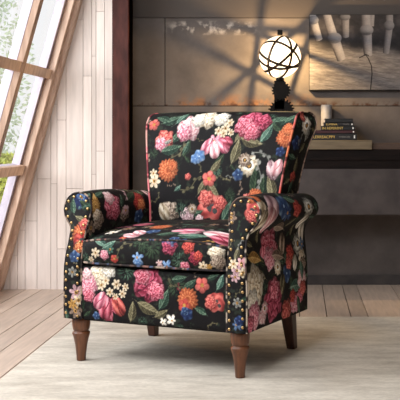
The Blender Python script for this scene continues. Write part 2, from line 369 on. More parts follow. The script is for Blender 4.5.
# flowers printed on each piece of cloth: kind, position on the cloth (m), radius (m), colours, turn
FLOWERS = {
    3: [
        ('spray', 0.009, 0.114, 0.0494, 'dgreen', 0.00), ('spray', -0.034, 0.127, 0.0426, 'dgreen', 0.00), ('spray', 0.128, 0.077, 0.0418, 'green', 0.00), ('leaf', -0.214, 0.132, 0.0362, 'teal', 2.60),
        ('leaf', -0.171, 0.119, 0.0324, 'teal', 0.60), ('daisy', -0.166, 0.100, 0.0180, 'teal', 0.00), ('rose', -0.191, 0.079, 0.0216, 'pink', 0.00), ('hibiscus', -0.148, 0.066, 0.0180, 'red', 0.00),
        ('daisy', -0.231, 0.085, 0.0218, 'cream', 0.00), ('daisy', -0.254, 0.058, 0.0146, 'cream', 0.00), ('vine', -0.112, 0.106, 0.0465, 'olive', 0.60), ('lily', -0.049, 0.077, 0.0355, 'sky', 0.00),
        ('bell', -0.047, 0.058, 0.0178, 'sky', 0.00), ('rose', 0.085, 0.122, 0.0350, 'magenta', 0.00), ('rose', 0.163, 0.124, 0.0278, 'red', 0.00), ('peony', 0.191, 0.085, 0.0276, 'wine', 0.00),
        ('rose', 0.203, 0.093, 0.0207, 'red', 0.00), ('peony', 0.272, 0.111, 0.0343, 'cream', 0.00), ('peony', 0.277, 0.074, 0.0309, 'taupe', 0.00), ('vine', 0.246, 0.159, 0.0484, 'gold', 0.00),
        ('daisy', 0.221, 0.058, 0.0207, 'cream', 0.00), ('daisy', 0.244, 0.056, 0.0138, 'gold', 0.00), ('lily', 0.072, 0.050, 0.0281, 'sky', 0.00), ('lily', 0.042, 0.061, 0.0211, 'mauve', 0.00),
        ('rose', 0.148, 0.050, 0.0244, 'rose', 0.00), ('lily', -0.216, 0.227, 0.0407, 'white', 1.20), ('tulip', -0.107, 0.185, 0.0435, 'blush', 1.20), ('tulip', -0.095, 0.222, 0.0438, 'blush', 0.70),
        ('hibiscus', -0.123, 0.153, 0.0180, 'red', 0.00), ('leaf', -0.289, 0.270, 0.0605, 'olive', 0.20), ('bell', -0.044, 0.238, 0.0328, 'blue', 0.00), ('zinnia', -0.062, 0.323, 0.0485, 'orange', 0.00),
        ('tulip', -0.183, 0.386, 0.0537, 'rose', 1.40), ('vine', -0.267, 0.349, 0.0691, 'pink', 0.10), ('tulip', 0.095, 0.251, 0.0720, 'pink', 1.50), ('leaf', 0.150, 0.193, 0.0635, 'teal', 0.10),
        ('tulip', 0.236, 0.235, 0.0777, 'blush', 1.30), ('tulip', 0.269, 0.198, 0.0628, 'rose', 1.20), ('vine', 0.097, 0.143, 0.0490, 'blue', 0.00), ('bell', 0.095, 0.151, 0.0246, 'blue', 0.00),
        ('vine', 0.163, 0.256, 0.0644, 'grey', 0.50), ('leaf', 0.044, 0.211, 0.0502, 'green', 0.40),
    ],
    4: [
        ('leaf', 0.000, 0.108, 0.0206, 'green', 0.00),
    ],
    5: [
        ('spray', -0.110, 0.247, 0.0432, 'green', 0.00), ('spray', 0.102, 0.204, 0.0491, 'dgreen', 0.00), ('vine', 0.123, 0.182, 0.0420, 'wine', 2.30), ('vine', 0.102, 0.207, 0.0421, 'olive', 2.60),
        ('leaf', 0.053, 0.151, 0.0423, 'green', 1.10), ('leaf', 0.159, 0.212, 0.0314, 'green', 0.60), ('leaf', 0.115, 0.230, 0.0316, 'green', 0.20), ('leaf', 0.281, 0.227, 0.0310, 'teal', 1.20),
        ('leaf', 0.252, 0.245, 0.0242, 'green', 0.40), ('peony', -0.221, 0.232, 0.0510, 'cream', 0.00), ('rose', -0.185, 0.242, 0.0326, 'white', 0.00), ('peony', -0.273, 0.182, 0.0439, 'pink', 0.00),
        ('rose', -0.273, 0.146, 0.0293, 'rose', 0.00), ('rose', -0.283, 0.225, 0.0256, 'blush', 0.00), ('peony', -0.014, 0.202, 0.0711, 'magenta', 0.00), ('rose', -0.040, 0.230, 0.0392, 'rose', 0.00),
        ('peony', 0.019, 0.179, 0.0390, 'rose', 0.00), ('leaf', -0.014, 0.114, 0.0498, 'olive', -0.35), ('leaf', -0.084, 0.098, 0.0394, 'olive', 1.40), ('leaf', 0.040, 0.098, 0.0318, 'olive', 0.50),
        ('lily', -0.182, 0.116, 0.0725, 'rose', 0.50), ('tulip', -0.198, 0.103, 0.0472, 'rose', -0.30), ('tulip', -0.144, 0.116, 0.0433, 'coral', 0.50), ('tulip', -0.224, 0.131, 0.0400, 'pink', -0.60),
        ('daisy', -0.151, 0.194, 0.0217, 'cream', 0.00), ('daisy', -0.180, 0.164, 0.0181, 'cream', 0.00), ('daisy', -0.125, 0.161, 0.0180, 'cream', 0.00), ('daisy', -0.218, 0.187, 0.0218, 'cream', 0.00),
        ('daisy', -0.112, 0.187, 0.0162, 'cream', 0.00), ('daisy', -0.198, 0.204, 0.0181, 'cream', 0.00), ('daisy', -0.156, 0.149, 0.0144, 'cream', 0.00), ('bell', -0.242, 0.071, 0.0182, 'blue', 0.00),
        ('zinnia', 0.151, 0.159, 0.0454, 'orange', 0.00), ('hibiscus', 0.136, 0.136, 0.0280, 'red', 0.00), ('bell', 0.146, 0.106, 0.0279, 'navy', 0.00), ('bell', 0.138, 0.116, 0.0175, 'blue', 0.00),
        ('hibiscus', 0.208, 0.212, 0.0312, 'coral', 0.00), ('poppy', 0.265, 0.156, 0.0413, 'coral', 0.00), ('rose', 0.244, 0.151, 0.0276, 'coral', 0.00), ('lily', 0.084, 0.078, 0.0282, 'white', 0.00),
        ('lily', 0.045, 0.068, 0.0212, 'white', 0.00), ('vine', 0.244, 0.071, 0.0276, 'olive', 0.70),
    ],
    7: [
        ('spray', 0.121, 0.555, 0.0492, 'dgreen', 0.00), ('spray', 0.315, 0.574, 0.0516, 'green', 0.00), ('spray', 0.450, 0.614, 0.0457, 'dgreen', 0.00), ('spray', 0.142, 0.655, 0.0423, 'green', 0.00),
        ('leaf', 0.391, 0.689, 0.0601, 'dgreen', 1.30), ('leaf', 0.113, 0.600, 0.0420, 'olive', 0.30), ('peony', 0.198, 0.502, 0.0789, 'rose', 0.00), ('peony', 0.198, 0.547, 0.0501, 'pink', 0.00),
        ('leaf', 0.076, 0.533, 0.0521, 'gold', 0.20), ('rose', 0.378, 0.545, 0.0375, 'red', 0.00), ('leaf', 0.268, 0.545, 0.0511, 'taupe', 0.20), ('lace', 0.460, 0.519, 0.0497, 'grey', 0.00),
        ('rose', 0.487, 0.569, 0.0346, 'cream', 0.00), ('tulip', 0.496, 0.473, 0.0463, 'white', 0.00), ('peony', 0.062, 0.629, 0.0829, 'cream', 0.00), ('peony', 0.045, 0.679, 0.0482, 'white', 0.00),
        ('peony', 0.218, 0.700, 0.0863, 'magenta', 0.00), ('rose', 0.226, 0.660, 0.0469, 'rose', 0.00), ('peony', 0.059, 0.734, 0.0552, 'pink', 0.00), ('rose', 0.028, 0.758, 0.0342, 'rose', 0.00),
        ('rose', 0.125, 0.746, 0.0351, 'blush', 0.00), ('rose', 0.334, 0.758, 0.0482, 'coral', 0.00), ('leaf', 0.427, 0.679, 0.0606, 'teal', 0.10), ('rose', 0.410, 0.741, 0.0453, 'pink', 0.00),
        ('bell', 0.337, 0.619, 0.0408, 'blue', 0.00), ('lace', 0.260, 0.586, 0.0327, 'cream', 0.00), ('rose', 0.391, 0.712, 0.0300, 'red', 0.00), ('peony', 0.478, 0.655, 0.0460, 'blush', 0.00),
        ('rose', 0.459, 0.722, 0.0344, 'rose', 0.00), ('lily', 0.499, 0.524, 0.0347, 'blue', 0.30), ('rose', 0.493, 0.598, 0.0308, 'taupe', 0.00), ('leaf', 0.478, 0.626, 0.0422, 'teal', 1.40),
        ('tulip', 0.416, 0.588, 0.0340, 'white', 0.20), ('peony', 0.487, 0.693, 0.0346, 'coral', 0.00), ('tulip', 0.314, 0.504, 0.0443, 'taupe', 0.10), ('leaf', 0.447, 0.753, 0.0381, 'green', 1.30),
        ('tulip', 0.297, 0.655, 0.0404, 'olive', 0.10), ('lace', 0.142, 0.720, 0.0282, 'blush', 0.00), ('rose', 0.360, 0.581, 0.0298, 'coral', 0.00), ('leaf', 0.061, 0.332, 0.0482, 'dgreen', 1.00),
        ('peony', 0.089, 0.378, 0.0520, 'taupe', 0.00), ('tulip', 0.050, 0.347, 0.0687, 'cream', 0.20), ('tulip', 0.151, 0.359, 0.0775, 'mauve', 0.30), ('tulip', 0.064, 0.397, 0.0552, 'cream', 0.60),
        ('tulip', 0.137, 0.397, 0.0563, 'blush', 0.30), ('bell', 0.243, 0.347, 0.0541, 'blue', 0.00), ('lily', 0.276, 0.373, 0.0473, 'navy', 0.00), ('rose', 0.366, 0.356, 0.0409, 'red', 0.00),
        ('lace', 0.477, 0.351, 0.0497, 'grey', 0.00), ('tulip', 0.464, 0.418, 0.0458, 'white', 0.50), ('leaf', 0.318, 0.318, 0.0442, 'green', 0.20), ('leaf', 0.273, 0.435, 0.0511, 'taupe', 0.20),
        ('zinnia', 0.065, 0.289, 0.0311, 'orange', 0.00),
    ],
    9: [
        ('peony', 0.183, 0.170, 0.0575, 'rose', 0.00), ('peony', 0.172, 0.203, 0.0345, 'blush', 0.00), ('rose', 0.207, 0.143, 0.0347, 'rose', 0.00), ('leaf', 0.075, 0.196, 0.0411, 'gold', 1.00),
        ('zinnia', 0.072, 0.175, 0.0336, 'gold', 0.00), ('peony', 0.099, 0.117, 0.0376, 'taupe', 0.00), ('rose', 0.081, 0.141, 0.0262, 'cream', 0.00), ('rose', 0.274, 0.134, 0.0353, 'taupe', 0.00),
        ('hibiscus', 0.277, 0.148, 0.0235, 'mauve', 0.00), ('zinnia', 0.375, 0.186, 0.0482, 'red', 0.00), ('rose', 0.391, 0.167, 0.0322, 'orange', 0.00), ('bell', 0.379, 0.120, 0.0362, 'blue', 0.00),
        ('leaf', 0.050, 0.222, 0.0298, 'teal', 0.40), ('leaf', 0.123, 0.222, 0.0341, 'green', 0.30), ('leaf', 0.329, 0.206, 0.0477, 'dgreen', 0.50), ('vine', 0.286, 0.232, 0.0473, 'mauve', 1.50),
        ('tulip', 0.466, 0.222, 0.0328, 'mauve', 0.40),
    ],
    11: [
        ('poppy', 0.086, 0.578, 0.0412, 'coral', 0.00), ('rose', 0.078, 0.562, 0.0240, 'coral', 0.00), ('vine', 0.040, 0.528, 0.0344, 'dgreen', 1.50), ('daisy', 0.058, 0.400, 0.0238, 'blush', 0.00),
        ('daisy', 0.044, 0.375, 0.0238, 'mauve', 0.00), ('daisy', 0.065, 0.369, 0.0204, 'cream', 0.00), ('daisy', 0.028, 0.397, 0.0205, 'cream', 0.00), ('daisy', 0.037, 0.352, 0.0204, 'mauve', 0.00),
        ('vine', 0.049, 0.467, 0.0239, 'grey', 0.70), ('daisy', 0.045, 0.263, 0.0204, 'grey', 0.00), ('vine', 0.050, 0.302, 0.0238, 'olive', 1.20), ('lily', 0.042, 0.188, 0.0306, 'blue', 0.00),
        ('bell', 0.053, 0.202, 0.0204, 'navy', 0.00), ('zinnia', 0.074, 0.620, 0.0172, 'orange', 0.00), ('leaf', 0.110, 0.567, 0.0274, 'dgreen', 1.20),
    ],
    13: [
        ('bell', 0.035, 0.598, 0.0372, 'navy', 0.00), ('lily', 0.029, 0.609, 0.0261, 'blue', 0.00), ('leaf', 0.012, 0.581, 0.0334, 'dgreen', 0.60), ('leaf', 0.065, 0.578, 0.0299, 'green', 1.40),
        ('vine', 0.012, 0.581, 0.0297, 'teal', 2.40), ('leaf', 0.027, 0.531, 0.0260, 'olive', 0.30), ('zinnia', 0.017, 0.475, 0.0406, 'orange', 0.00), ('rose', 0.006, 0.509, 0.0259, 'coral', 0.00),
        ('poppy', 0.016, 0.450, 0.0332, 'red', 0.00), ('rose', 0.013, 0.425, 0.0258, 'orange', 0.00), ('bell', 0.029, 0.391, 0.0258, 'blue', 0.00), ('daisy', 0.035, 0.333, 0.0221, 'grey', 0.00),
        ('daisy', 0.018, 0.257, 0.0331, 'mauve', 0.00), ('daisy', 0.010, 0.227, 0.0257, 'cream', 0.00), ('daisy', 0.022, 0.188, 0.0294, 'taupe', 0.00), ('daisy', 0.035, 0.213, 0.0221, 'gold', 0.00),
        ('vine', 0.015, 0.355, 0.0220, 'olive', 0.70),
    ],
    17: [
        ('leaf', -0.221, 0.496, 0.0452, 'green', 0.40), ('leaf', -0.174, 0.506, 0.0369, 'teal', 0.90), ('leaf', -0.265, 0.503, 0.0372, 'green', 2.80), ('leaf', -0.129, 0.374, 0.0364, 'dgreen', 1.20),
        ('leaf', -0.184, 0.426, 0.0367, 'green', 0.90), ('leaf', 0.281, 0.492, 0.0469, 'green', 0.20), ('leaf', 0.263, 0.468, 0.0391, 'dgreen', 2.50), ('leaf', 0.227, 0.437, 0.0430, 'teal', 1.00),
        ('leaf', 0.106, 0.426, 0.0317, 'olive', 1.00), ('leaf', 0.328, 0.506, 0.0351, 'green', 0.70), ('spray', 0.235, 0.492, 0.0393, 'green', 0.00), ('leaf', 0.163, 0.402, 0.0511, 'olive', -0.25),
        ('leaf', 0.098, 0.363, 0.0513, 'olive', 1.35), ('spray', 0.016, 0.286, 0.0317, 'green', 0.00), ('leaf', 0.027, 0.325, 0.0357, 'dgreen', 0.90), ('hibiscus', -0.306, 0.478, 0.0290, 'coral', 0.00),
        ('rose', -0.243, 0.409, 0.0491, 'coral', 0.00), ('rose', -0.257, 0.391, 0.0328, 'pink', 0.00), ('leaf', -0.224, 0.402, 0.0204, 'grey', 0.40), ('leaf', -0.205, 0.370, 0.0488, 'green', 0.25),
        ('leaf', -0.135, 0.377, 0.0283, 'green', 1.20), ('peony', -0.132, 0.458, 0.0609, 'blush', 0.00), ('rose', -0.150, 0.440, 0.0406, 'pink', 0.00), ('peony', -0.054, 0.503, 0.0526, 'cream', 0.00),
        ('peony', 0.012, 0.503, 0.0402, 'white', 0.00), ('peony', -0.095, 0.496, 0.0365, 'white', 0.00), ('lily', -0.007, 0.402, 0.0520, 'pink', 0.30), ('tulip', -0.035, 0.384, 0.0400, 'pink', -0.50),
        ('tulip', 0.038, 0.388, 0.0398, 'pink', 0.60), ('tulip', 0.052, 0.405, 0.0318, 'rose', 1.10), ('tulip', 0.001, 0.370, 0.0399, 'blush', 0.10), ('daisy', 0.039, 0.458, 0.0240, 'cream', 0.00),
        ('daisy', 0.007, 0.447, 0.0200, 'cream', 0.00), ('daisy', 0.054, 0.482, 0.0200, 'cream', 0.00), ('daisy', 0.031, 0.437, 0.0200, 'cream', 0.00), ('daisy', 0.066, 0.440, 0.0159, 'cream', 0.00),
        ('peony', 0.155, 0.478, 0.0712, 'magenta', 0.00), ('peony', 0.121, 0.465, 0.0475, 'rose', 0.00), ('rose', 0.202, 0.485, 0.0433, 'magenta', 0.00), ('peony', 0.155, 0.444, 0.0434, 'rose', 0.00),
        ('vine', -0.175, 0.356, 0.0568, 'olive', 1.00), ('zinnia', -0.212, 0.283, 0.0527, 'orange', 0.00), ('zinnia', -0.191, 0.300, 0.0284, 'orange', 0.00), ('bell', -0.068, 0.342, 0.0321, 'sky', 0.00),
        ('bell', -0.086, 0.332, 0.0241, 'sky', 0.00), ('vine', -0.059, 0.300, 0.0240, 'olive', 1.50), ('daisy', -0.276, 0.237, 0.0326, 'cream', 0.00), ('daisy', -0.282, 0.269, 0.0204, 'cream', 0.00),
        ('vine', -0.096, 0.227, 0.0561, 'olive', 0.40), ('leaf', -0.159, 0.210, 0.0201, 'teal', 0.70), ('rose', -0.113, 0.258, 0.0161, 'coral', 0.00), ('leaf', -0.045, 0.220, 0.0359, 'olive', 1.10),
        ('leaf', 0.006, 0.199, 0.0476, 'olive', -0.90), ('leaf', 0.014, 0.304, 0.0357, 'olive', 0.90), ('hibiscus', -0.014, 0.251, 0.0358, 'coral', 0.00), ('vine', 0.051, 0.255, 0.0355, 'olive', 0.10),
        ('leaf', 0.069, 0.122, 0.0473, 'green', 1.10), ('poppy', -0.008, 0.140, 0.0675, 'coral', 0.00), ('rose', -0.027, 0.171, 0.0398, 'coral', 0.00), ('rose', 0.039, 0.154, 0.0316, 'coral', 0.00),
        ('leaf', -0.069, 0.112, 0.0320, 'green', 0.30), ('rose', -0.199, 0.112, 0.0485, 'taupe', 0.00), ('tulip', -0.225, 0.112, 0.0406, 'cream', 0.40), ('rose', -0.115, 0.098, 0.0361, 'mauve', 0.00),
        ('lace', -0.092, 0.126, 0.0240, 'taupe', 0.00), ('spray', -0.144, 0.122, 0.0362, 'green', 0.00), ('rose', -0.059, 0.087, 0.0200, 'mauve', 0.00), ('lace', 0.163, 0.307, 0.0469, 'cream', 0.00),
        ('lace', 0.142, 0.328, 0.0314, 'taupe', 0.00), ('bell', 0.116, 0.269, 0.0275, 'blue', 0.00), ('vine', 0.081, 0.262, 0.0197, 'grey', 0.10), ('vine', 0.220, 0.342, 0.0545, 'grey', -0.60),
        ('leaf', 0.193, 0.248, 0.0623, 'dgreen', 1.50), ('leaf', 0.228, 0.224, 0.0504, 'dgreen', 1.50), ('leaf', 0.262, 0.224, 0.0503, 'olive', 1.80), ('vine', 0.205, 0.269, 0.0622, 'grey', 1.40),
        ('tulip', 0.263, 0.290, 0.0426, 'mauve', 0.30), ('tulip', 0.284, 0.300, 0.0387, 'blush', -0.40), ('zinnia', 0.309, 0.419, 0.0427, 'orange', 0.00), ('zinnia', 0.321, 0.454, 0.0310, 'orange', 0.00),
        ('bell', 0.293, 0.363, 0.0232, 'navy', 0.00), ('zinnia', 0.195, 0.185, 0.0350, 'orange', 0.00), ('rose', 0.159, 0.175, 0.0234, 'coral', 0.00),
    ],
    20: [
        ('lace', 0.598, 0.891, 0.0435, 'white', 0.00), ('rose', 0.576, 0.926, 0.0236, 'coral', 0.00), ('leaf', 0.616, 0.861, 0.0398, 'grey', 1.20), ('bell', 0.531, 0.816, 0.0351, 'navy', 0.00),
        ('leaf', 0.548, 0.724, 0.0353, 'olive', 1.40), ('rose', 0.535, 0.679, 0.0274, 'red', 0.00), ('leaf', 0.478, 0.717, 0.0348, 'dgreen', 1.20), ('vine', 0.560, 0.837, 0.0353, 'grey', 1.30),
        ('leaf', 0.528, 0.645, 0.0313, 'green', 1.00),
    ],
}
def fabric_paint(P, fill=1.0, seed=1, off=(0, 0)):
    """P: points of the cloth in its own flat coordinates (metres); returns the printed colour of every point"""
    C = np.tile(BG, (len(P), 1)).astype(float)
    n = fbm(P[:, 0] * 30 + off[0], P[:, 1] * 30 + off[1], seed); g = fbm(P[:, 0] * 75, P[:, 1] * 75, seed + 4)
    dk = sstep(0.5, 0.75, n)[:, None] * sstep(0.45, 0.6, g)[:, None]
    C = C * (1 - dk * 0.6) + sr((48, 58, 46)) * dk * 0.6
    placed = FLOWERS.get(seed, [])
    r2 = random.Random(seed * 13 + 1)
    u0, v0 = P.min(0); u1, v1 = P.max(0)
    nf = int(fill * (u1 - u0) * (v1 - v0) / 0.0011)
    pts = [(p[1], p[2], p[3] * 0.8) for p in placed]
    smalls = []
    for _ in range(nf):
        u, v = r2.uniform(u0, u1), r2.uniform(v0, v1); r = r2.uniform(0.014, 0.034)
        if any(math.hypot(u - a, v - b) < c + r * 0.55 for a, b, c in pts): continue
        kind, pal = r2.choice([('leaf', 'dgreen'), ('leaf', 'green'), ('leaf', 'olive'), ('vine', 'taupe'), ('spray', 'dgreen'), ('spray', 'green'), ('vine', 'olive'), ('daisy', 'taupe'), ('vine', 'dgreen')])
        smalls.append((kind, u, v, r, pal, r2.uniform(0, 6.28))); pts.append((u, v, r * 0.9))
    for i, p in enumerate(smalls + placed): motif(C, P, *p, seed=(i * 1.618 + seed) % 7.3)
    lum = C.mean(1, keepdims=True); C = lum + (C - lum) * 0.92
    tone = 0.72 + 0.5 * fbm(P[:, 0] * 16 + 3, P[:, 1] * 16, seed + 9)
    return C * tone[:, None]

def big_random(P, seed, area=0.006):
    """flowers for cloth the photograph does not show"""
    r2 = random.Random(seed); u0, v0 = P.min(0); u1, v1 = P.max(0); out = []; pts = []
    for _ in range(int((u1 - u0) * (v1 - v0) / area * 5)):
        u, v, r = r2.uniform(u0, u1), r2.uniform(v0, v1), r2.uniform(0.022, 0.055)
        if any(math.hypot(u - a, v - b) < c + r * 0.9 for a, b, c in pts): continue
        kind, pal = r2.choice([('peony', 'pink'), ('peony', 'magenta'), ('rose', 'cream'), ('zinnia', 'orange'), ('poppy', 'coral'), ('lily', 'rose'), ('bell', 'blue'), ('leaf', 'olive'), ('leaf', 'teal'), ('hibiscus', 'red'), ('lace', 'white')])
        out.append((kind, u, v, r, pal, r2.uniform(0, 6.28))); pts.append((u, v, r))
    return out

def grid_faces(n, m, closed=False):
    i, j = np.meshgrid(np.arange(n - 1), np.arange(m if closed else m - 1), indexing='ij')
    j2 = (j + 1) % m
    return np.stack([i * m + j, (i + 1) * m + j, (i + 1) * m + j2, i * m + j2], -1).reshape(-1, 4)
def grid_normals(G, flip):
    du = np.gradient(G, axis=0); dv = np.gradient(G, axis=1); n = np.cross(du, dv); n /= (np.linalg.norm(n, axis=-1, keepdims=True) + 1e-12)
    return -n if flip else n
def np_mesh(name, V, F, colors=None):
    me = bpy.data.meshes.new(name)
    me.vertices.add(len(V)); me.vertices.foreach_set('co', V.astype(np.float32).ravel())
    me.loops.add(F.size); me.loops.foreach_set('vertex_index', F.astype(np.int32).ravel())
    me.polygons.add(len(F)); me.polygons.foreach_set('loop_start', np.arange(0, F.size, F.shape[1], dtype=np.int32))
    me.update(calc_edges=True); me.validate()
    if colors is not None:
        at = me.attributes.new('Col', 'FLOAT_COLOR', 'POINT')
        at.data.foreach_set('color', np.concatenate([np.clip(colors, 0, 1), np.ones((len(V), 1))], 1).astype(np.float32).ravel())
    return me
def catmull(pts, n):
    """smooth curve through control points, n samples equally spaced along its length"""
    p = np.array(pts, float); q = np.vstack([2 * p[0] - p[1], p, 2 * p[-1] - p[-2]]); out = []
    for i in range(len(p) - 1):
        t = np.linspace(0, 1, 40, endpoint=False)[:, None]
        a, b, c, d = q[i], q[i + 1], q[i + 2], q[i + 3]
        out.append(0.5 * (2 * b + (c - a) * t + (2 * a - 5 * b + 4 * c - d) * t ** 2 + (3 * b - a - 3 * c + d) * t ** 3))
    out = np.vstack(out + [p[-1:]])
    L = np.r_[0, np.cumsum(np.linalg.norm(np.diff(out, axis=0), axis=1))]
    s = np.linspace(0, L[-1], n)
    return np.stack([np.interp(s, L, out[:, k]) for k in range(out.shape[1])], 1), s

# ------------------------------------------------------------------ the armchair
TH = math.radians(23.5)
RX = np.array([math.cos(TH), -math.sin(TH), 0]); BY = np.array([math.sin(TH), math.cos(TH), 0])
CH0 = np.array([-0.537, 3.559, 0.0])
def to_world(G):
    return CH0 + G[..., 0:1] * RX + G[..., 1:2] * BY + G[..., 2:3] * np.array([0, 0, 1.0])
def nrm_world(n): return n[..., 0:1] * RX + n[..., 1:2] * BY + n[..., 2:3] * np.array([0, 0, 1.0])

chair = empty('armchair', tuple(CH0), -TH)
tag(chair, 'dark floral upholstered armchair with rolled arms and brass nailheads on cream rug', 'armchair')

def cloth(name, G, UV, parent, seed=1, flip=False, fill=1.0, extra=0):
    n, m = G.shape[:2]
    nl = grid_normals(G, flip)
    W = to_world(G).reshape(-1, 3); NW = nrm_world(nl).reshape(-1, 3); P = UV.reshape(-1, 2)
    C = fabric_paint(P, fill=fill, seed=seed)
    if extra:
        C0 = C.copy()
        hid = ((np.array([0, 0, EYE]) - W) * NW).sum(1) < 0
        for i, p in enumerate(big_random(P, extra)): motif(C, P, *p, seed=i * 0.77)
        C[~hid] = C0[~hid]
    F = grid_faces(n, m)
    if not flip: F = F
    else: F = F[:, ::-1]
    return link(name, np_mesh(name, G.reshape(-1, 3), F, C), M['fabric'], parent, smooth=True)

def piping(path, r, parent, cols, seed=0, name='piping'):
    """corded edge along a path of chair-local points"""
    p = np.array(path, float); L = np.r_[0, np.cumsum(np.linalg.norm(np.diff(p, axis=0), axis=1))]
    n = max(8, int(L[-1] / 0.006)); s = np.linspace(0, L[-1], n)
    p = np.stack([np.interp(s, L, p[:, k]) for k in range(3)], 1)
    t = np.gradient(p, axis=0); t /= np.linalg.norm(t, axis=1, keepdims=True)
    up = np.array([0.31, 0.52, 0.79]); a = np.cross(t, up); a /= np.linalg.norm(a, axis=1, keepdims=True); b = np.cross(t, a)
    ang = np.linspace(0, 2 * math.pi, 8, endpoint=False)
    V = p[:, None] + r * (np.cos(ang)[None, :, None] * a[:, None] + np.sin(ang)[None, :, None] * b[:, None])
    F = grid_faces(n, 8, closed=True)
    q = vnoise(s * 38 + seed * 9, s * 0 + seed, seed); k = np.clip((q * len(cols)).astype(int), 0, len(cols) - 1)
    base = np.array([sr(c) for c in cols])[k]; C = np.repeat(base, 8, axis=0)
    return link(name, np_mesh(name, V.reshape(-1, 3), F, C), M['fabric'], parent, smooth=True)
DK = (38, 33, 34)
CMIX = [DK, (84, 66, 60), DK, (70, 84, 112), DK, (128, 92, 84), (60, 56, 50), DK, (150, 132, 120)]
MIX = [DK, (150, 120, 110), DK, (196, 92, 92), (70, 66, 60), DK, (200, 178, 160), DK]

# --- seat cushion
sw, sy0, sy1, szb = 0.302, -0.012, 0.50, 0.366
def cushion():
    prof, s = catmull([(0.03, szb), (0.0, szb), (-0.016, szb + 0.012), (-0.022, szb + 0.05), (-0.018, szb + 0.088), (-0.006, szb + 0.104), (0.02, szb + 0.112), (0.10, szb + 0.127), (0.25, szb + 0.140), (0.40, szb + 0.142), (0.50, szb + 0.136)], 250)
    xs = np.linspace(-sw, sw, 240)
    e = np.abs(xs / sw)
    G = np.zeros((len(xs), len(prof), 3)); G[..., 0] = xs[:, None]
    G[..., 1] = prof[None, :, 0] + 0.022 * (e[:, None] ** 10) * (prof[None, :, 0] < 0.2)
    top = sstep(szb + 0.06, szb + 0.112, prof[:, 1])
    G[..., 2] = prof[None, :, 1] - top[None, :] * 0.022 * (e[:, None] ** 4) + top[None] * 0.004 * np.sin(xs * 9)[:, None]
    UV = np.stack(np.broadcast_arrays(xs[:, None], s[None, :]), -1)
    o = cloth('seat_cushion', G, UV, chair, seed=3, flip=False, fill=0.8)
    # box sides between the arms
    it = int(np.argmax(prof[:, 1] > szb + 0.1)); ib = 2
    piping(G[:, it] + np.array([0, -0.001, 0.001]), 0.0042, o, CMIX, 2)
    piping(G[:, ib + 14] + np.array([0, -0.004, 0]), 0.0042, o, CMIX, 5)
    for sgn, k in ((-1, 0), (1, -1)):
        ed = G[k]; lo = ed.copy(); lo[:, 2] = szb
        S = np.stack([ed, (ed + lo) / 2, lo], 0); uv = np.stack(np.broadcast_arrays(np.array([0, .05, .1])[:, None], s[None]), -1)
        cloth('cushion_side', S, uv, o, seed=4, flip=(sgn < 0))
    return o
cushion()

# --- front rail
def rail():
    prof, s = catmull([(0.06, 0.157), (0.012, 0.157), (0.003, 0.165), (0.0, 0.20), (-0.002, 0.26), (0.0, 0.33), (0.006, 0.356), (0.05, 0.362)], 120)
    xs = np.linspace(-0.309, 0.309, 240)
    G = np.zeros((len(xs), len(prof), 3)); G[..., 0] = xs[:, None]; G[..., 1] = prof[None, :, 0]; G[..., 2] = prof[None, :, 1]
    UV = np.stack(np.broadcast_arrays(xs[:, None], s[None, :]), -1)
    o = cloth('front_rail', G, UV, chair, seed=5, fill=0.8)
    piping(G[:, 8] + np.array([0, -0.002, 0]), 0.0035, o, [DK, DK, (90, 50, 50), DK], 3)
    return o
rail()

